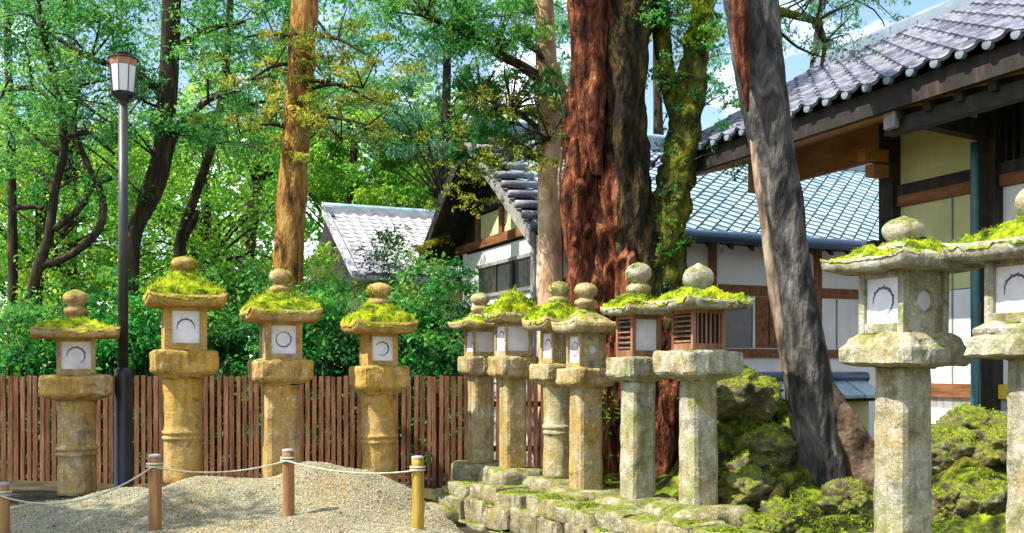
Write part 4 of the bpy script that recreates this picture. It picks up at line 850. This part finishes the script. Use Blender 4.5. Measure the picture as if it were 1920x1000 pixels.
# orange cedar at the left centre
ced, cp_ = trunk_tree('orange_cedar', 'straight orange barked cedar behind the left lanterns', [(540,640),(541,520),(545,420),(551,320),(557,220),(564,120),(571,20),(577,-100),(585,-300)], [31,29,29,28,26,25,24,22,16], 12.6, M['bark_orange'], 56, 16, .18, 6., .3)
brs = []
for (a_, b_, c_, d_) in [(560,150,700,190),(560,175,680,165),(552,230,690,235),(552,240,450,250),(560,120,470,150),(556,200,640,260),(566,60,700,110),(566,80,460,70)]:
    pts = [P(a_,b_,12.6), P((a_+c_)/2,(b_+d_)/2-12,12.4), P(c_,d_,12.2)]; brs += pts[1:]; limb(ced, pts, [.035,.025,.010], M['bark_dark'], 7, 4)
cl = [(p.x+random.uniform(-.5,.5), p.y+random.uniform(-.4,.4), p.z+random.uniform(-.25,.25), random.uniform(.12,.26)) for p in brs for _ in range(3)]
crown(ced, cl, 150, .07, .018, M['leaf_olive'], .35, .5, .3); twigs(ced, brs, cl, M['bark_dark'], 2, .012)

# darker trees at the left
def bg_tree(name, label, pts, half, Y, bark, limbs, clumps, per, ln, wd, leaf, up=.5, droop=0., group='trees behind the fence', tw=3, twr=.02):
    r, path = trunk_tree(name, label, pts, half, Y, bark, 16, 6, .12, 4., .4, group)
    st = path[2:]
    for lp2, rr in limbs:
        w3 = pxpath(lp2, Y); limb(r, w3, rr, bark, 8, 5); st = st+w3[1:]
    if clumps: crown(r, clumps, per, ln, wd, leaf, up, .65, droop); twigs(r, st, clumps, bark, tw, twr)
    return r
def pcl(n, x0, x1, y0, y1, Y, dY, r0, r1): return [(*P(random.uniform(x0,x1), random.uniform(y0,y1), Y+random.uniform(-dY,dY)), random.uniform(r0,r1)) for _ in range(n)]
bg_tree('dark_tree','dark bent trunk right behind the lamp post',[(238,620),(246,520),(250,450),(272,370),(298,300),(312,210),(318,110),(322,0),(326,-140),(330,-300)],[16,16,15,14,15,17,18,18,16,12],13.2,M['bark_dark'],
  [([(250,440),(300,350),(330,250),(390,190),(450,170)],[.09,.07,.05,.035,.02]),([(312,180),(240,130),(170,110),(90,60)],[.07,.05,.04,.02]),([(318,100),(380,60),(460,40)],[.06,.04,.02])],
  pcl(84,40,480,-90,260,13.0,.9,.22,.45),170,.065,.028,M['leaf_mid'])
bg_tree('dark_tree','thin dark trunk between the second and third left lanterns',[(334,640),(336,520),(342,440),(372,350),(398,270),(418,170),(428,60),(434,-60),(440,-240)],[12,12,11,9,8,8,7,7,6],14.2,M['bark_dark'],
  [([(342,450),(365,410),(372,395)],[.07,.06,.05]),([(400,260),(460,200),(520,190)],[.05,.03,.015])], pcl(48,330,560,-80,290,14.4,.9,.22,.45),150,.07,.03,M['leaf_mid'])
bg_tree('tangled_tree','low tree with tangled bent limbs at the left edge',[(48,640),(58,560),(72,500),(92,440),(102,360),(120,280),(112,190),(90,100),(70,0),(60,-140)],[12,11,10,9,8,8,7,6,5,4],12.7,M['bark_dark'],
  [([(72,500),(130,480),(185,430),(192,370),(165,310),(140,240),(150,160)],[.06,.055,.05,.045,.04,.03,.015]),([(102,430),(150,390),(175,350),(210,335)],[.05,.045,.035,.02]),([(112,290),(60,250),(0,190)],[.04,.03,.02]),([(118,260),(165,250),(215,290)],[.045,.035,.02]),([(95,150),(150,190),(205,230)],[.04,.03,.015]),([(20,170),(60,165),(110,200)],[.03,.03,.025])],
  pcl(76,-40,250,-60,380,12.9,.8,.2,.4),130,.058,.025,M['leaf_mid'])
bg_tree('slim_tree','slim trunk at the far left edge behind the tangled tree',[(22,640),(24,500),(22,350),(18,200),(14,60),(10,-100)],[9,9,8,8,7,6],15.5,M['bark_dark'],[([(22,390),(60,388),(80,392)],[.05,.04,.03])],
  pcl(22,-80,120,-60,260,15.5,.9,.25,.5),150,.07,.03,M['leaf_teal'])
# crowns further back
far = [('broadleaf_tree','lime green tree in sunlight behind the orange cedar',(650,640),26,[(470,860,200,385,110)],'leaf_lime',280,.3,.62),
 ('broadleaf_tree','bright green tree seen over the distant roof',(770,640),29,[(560,880,150,385,70)],'leaf_lime',260,.4,.8),
 ('broadleaf_tree','blue green tree top against the sky at the upper left',(130,640),19,[(-60,330,-60,300,84)],'leaf_teal',160,.35,.7),
 ('broadleaf_tree','mid green tree left of the lamp post, far behind',(60,640),17,[(-60,260,230,560,110)],'leaf_lime',170,.3,.6),
 ('broadleaf_tree','dense green tree right of the lamp post',(390,640),16,[(230,540,230,580,110)],'leaf_lime',180,.3,.6),
 ('broadleaf_tree','pale leaved tree rising behind the house gable',(830,640),24,[(600,1080,0,280,80)],'leaf_teal',200,.3,.6),
 ('broadleaf_tree','thin crowned tree behind the red trunk and house ridge',(1240,640),22,[(1040,1420,0,210,40)],'leaf_teal',170,.25,.5),
 ('broadleaf_tree','sparse tree top against blue sky right of the leaning trunk',(1480,640),20,[(1400,1690,-60,120,34)],'leaf_teal',110,.2,.42),
 ('broadleaf_tree','leafy tree filling the gap left of the orange cedar top',(450,640),18,[(380,720,-60,200,76)],'leaf_mid',150,.3,.6)]
for i, (nm, lb, (tx_,ty_), Y, boxes, lf, per, r0, r1) in enumerate(far):
    cl = []
    for (x0,x1,ya,yb,n_) in boxes: cl += pcl(n_,x0,x1,ya,yb,Y,1.6,r0,r1)
    ym = min(boxes[0][2],boxes[0][3]); xm = (boxes[0][0]+boxes[0][1])/2
    bg_tree(nm, lb, [(tx_,ty_),(tx_*.7+xm*.3,ty_*.5+ym*.5+60),(xm,ym+40)], [16,12,6], Y, M['bark_dark'], [], cl, per, .075*Y/16, .038*Y/16, M[lf], .45, tw=2, twr=.03)
# a tree outside the frame at the left that shades the near corner
sh_ = tag(empty('shade_tree', (-9.6,6.4,.28)), 'leafy tree out of view at the left whose shade falls on the gravel corner', 'tree')
MB().tube([(0,0,-.1),(.1,.1,2.5),(.5,.2,5),(.8,.3,7)],[.22,.19,.15,.08],14,6,.1).build('trunk', M['bark_dark'], sh_, True)
cl = ell((-8.45,5.2,7.2),1.35,1.3,1.0,60,.35,.6,.1)+ell((-8.7,8.0,7.0),1.1,1.1,.9,20,.25,.5); crown(sh_, cl, 260, .12, .06, M['leaf_mid']); twigs(sh_, [Vector((-9.1,6.6,5.2)),Vector((-8.8,6.7,7.2))], cl, M['bark_dark'], 3, .04)

# ---------------------------------------------------------------- shrubs behind the fence
def shrub(px, ytop, Y, wpx, label, leaf, n=44, per=170, ln=.072, wdt=.034, ybot=700):
    b = P(px,700,Y); b.z = .28; r = tag(empty('evergreen_shrub', b), label, 'shrub', 'shrubs behind the fence')
    top = P(px,ytop,Y).z; wm = wpx*Y/F/2; cz = (top+.6)/2; cl = []
    for _ in range(n):
        a_ = random.uniform(-1,1); z_ = random.uniform(.5, top-.15); sc_ = math.sqrt(max(.05,1-((z_-cz)/(top-cz))**2)) if z_ > cz else 1
        cl.append((b.x+a_*wm*sc_, Y+random.uniform(-.25,.5), z_, random.uniform(.16,.42)))
    crown(r, cl, per, ln, wdt, M[leaf], .45, name='foliage')
    mb = MB()
    for _ in range(4): mb.tube([(random.uniform(-.1,.1),0,-.1),(random.uniform(-.3,.3),0,.8),(random.uniform(-.7,.7)*wm,0,top*.65)],[.035,.025,.008],6,3)
    mb.build('stem', M['bark_dark'], r, True)
shrub(30,560,12.0,190,'dark green shrub at the far left behind the fence','leaf_mid')
shrub(170,490,12.3,220,'rounded emerald shrub behind the leftmost lantern','leaf_shrub',54)
shrub(300,530,11.9,170,'dense emerald shrub between the lamp post and tall mossy lantern','leaf_shrub')
shrub(440,470,12.5,210,'broad green shrub between the second and third lanterns','leaf_mid',54)
shrub(610,540,12.0,170,'deep green shrub right of the orange cedar trunk','leaf_shrub')
shrub(745,500,12.3,170,'shrub behind the fourth lantern','leaf_mid')
shrub(835,470,11.9,120,'tall shrub beside the dark gable','leaf_mid',40)
shrub(735,420,15.5,90,'upright conifer shrub in front of the distant roof','leaf_dark',36,200,.07,.025)
shrub(795,420,14.8,110,'olive shrub leaning against the gable end','leaf_olive',26,180,.07,.03)
shrub(1155,760,10.2,110,'bright low shrub behind the fourth and fifth small lanterns','leaf_lime',12,120,.05,.02)
shrub(1375,720,9.0,80,'small bright fern like shrub right of the broad capped lantern','leaf_ivy',10,120,.05,.025)

shrub(95,600,12.0,150,'low dark shrub left of the lamp post, close to the fence','leaf_shrub',40)
shrub(225,590,12.0,120,'low dark shrub right behind the lamp post','leaf_shrub',36)
shrub(385,600,12.0,120,'low dark shrub right of the tall mossy lantern','leaf_dark',36)
shrub(660,600,12.0,130,'low dark shrub left of the fourth lantern','leaf_dark',36)
shrub(800,610,12.0,110,'low leafy shrub left of the smallest lantern','leaf_shrub',34)
shrub(630,500,13.6,150,'mid height shrub under the distant roof','leaf_mid',44)
shrub(600,450,16.5,60,'slim shrub at the left corner of the distant roof','leaf_lime',20)
shrub(520,560,12.0,120,'emerald shrub behind the third lantern','leaf_shrub',40)
# ---------------------------------------------------------------- distant wooded slope
cl = []
for _ in range(620):
    Y = rng.uniform(32,40); px = rng.uniform(-260,1130); top = 250+60*math.sin(px*.011)+40*math.sin(px*.027+1)
    cl.append((*P(px, rng.uniform(top,690), Y), rng.uniform(.7,1.3)))
V, ti = leaves([c[:3] for c in cl], [c[3] for c in cl], 110, .26, .15, .45, .75)
tag(link('far_wood', quads_mesh('far_wood', V, ti), M['leaf_lime']), 'sunlit green wood far behind the garden trees', 'wood', kind='stuff')

# ---------------------------------------------------------------- mossy rocks on the bank
rocks = [(1385,790,8.4,.26,'mossy rock below the bright fern right of the row of lanterns'),(1425,845,7.9,.22,'dark mossy rock left of the leaning trunk, upper of the heap'),(1455,880,7.5,.20,'rounded mossy rock touching the leaning trunk'),
 (1405,930,7.3,.19,'mossy rock low down beside the broad capped lantern'),(1470,960,6.8,.20,'brightest mossy rock in front of the leaning trunk foot'),(1590,960,6.9,.17,'mossy rock between the leaning trunk and big lantern'),(1430,985,6.6,.15,'small mossy rock at the bottom left of the leaning trunk'),
 (1770,850,7.4,.22,'mossy rock just right of the big lantern shaft, upper one'),(1830,835,7.6,.22,'mossy rock under the teal downpipe'),(1880,870,7.2,.20,'mossy rock at the right beside the cut off lantern'),(1790,920,6.8,.20,'shaded mossy rock low behind the big lantern'),(1860,945,6.6,.20,'low mossy rock left of the cut off lantern shaft'),(1350,760,9.0,.24,'tall mossy rock behind the broad capped lantern')]
M['rock_moss'] = stone_mat('rock_moss', (.20,.18,.10), (.09,.08,.045), (.02,.018,.01), (.3,.3,.22), .50, (.16,.13,.03), .3)
for i, (px, py, Y, r_, lb) in enumerate(rocks):
    q = P(px,py,Y); q.z = on_ground(q.x,q.y)+r_*.05
    bm = bmesh.new(); bmesh.ops.create_icosphere(bm, subdivisions=5, radius=r_); off = Vector((i*9.1,i*3.3,0))
    for v_ in bm.verts:
        u = v_.co.normalized(); h_ = 1+.42*noise.noise(u*1.6+off)-.28*abs(noise.noise(u*3.1+off))+.10*noise.noise(u*8+off)+.04*noise.noise(u*20+off)
        v_.co = Vector((u.x*1.25,u.y,u.z*.85))*r_*h_
    me = bpy.data.meshes.new('mossy_rock'); bm.to_mesh(me); bm.free(); me.polygons.foreach_set('use_smooth',[True]*len(me.polygons))
    root = tag(empty('mossy_rock', q, random.uniform(0,6)), lb, 'rock', 'mossy rocks on the bank'); link('stone', me, M['rock_moss'], root)
    pts = [tuple(v_.co) for v_ in me.vertices if v_.normal.z > .55+.8*noise.noise(v_.co*7+off)]
    if pts:
        pa = np.repeat(np.array(pts),2,0)+rng.normal(size=(len(pts)*2,3))*.008
        V, ti = leaves(pa, np.full(len(pa),.005), 1, .016, .008, .3, .6); tag(link('moss', quads_mesh('moss', V, ti), M['moss_blade'], root), kind='stuff')

# ---------------------------------------------------------------- fallen leaves
M['leaf_fallen'] = leaf_mat('leaf_fallen', (.10,.05,.02), (.24,.13,.04), (.38,.26,.06), .1, .8)
pos = []
while len(pos) < 700:
    x = random.uniform(-4.6,4.2); y = random.uniform(5.8,10.4); pos.append((x,y,on_ground(x,y)+.012))
V, ti = leaves(np.array(pos), np.full(len(pos),.004), 1, .042, .02, .85, .3)
tag(link('fallen_leaves', quads_mesh('fallen_leaves', V, ti), M['leaf_fallen']), 'brown fallen leaves strewn over the gravel and soil', 'leaves', kind='stuff')
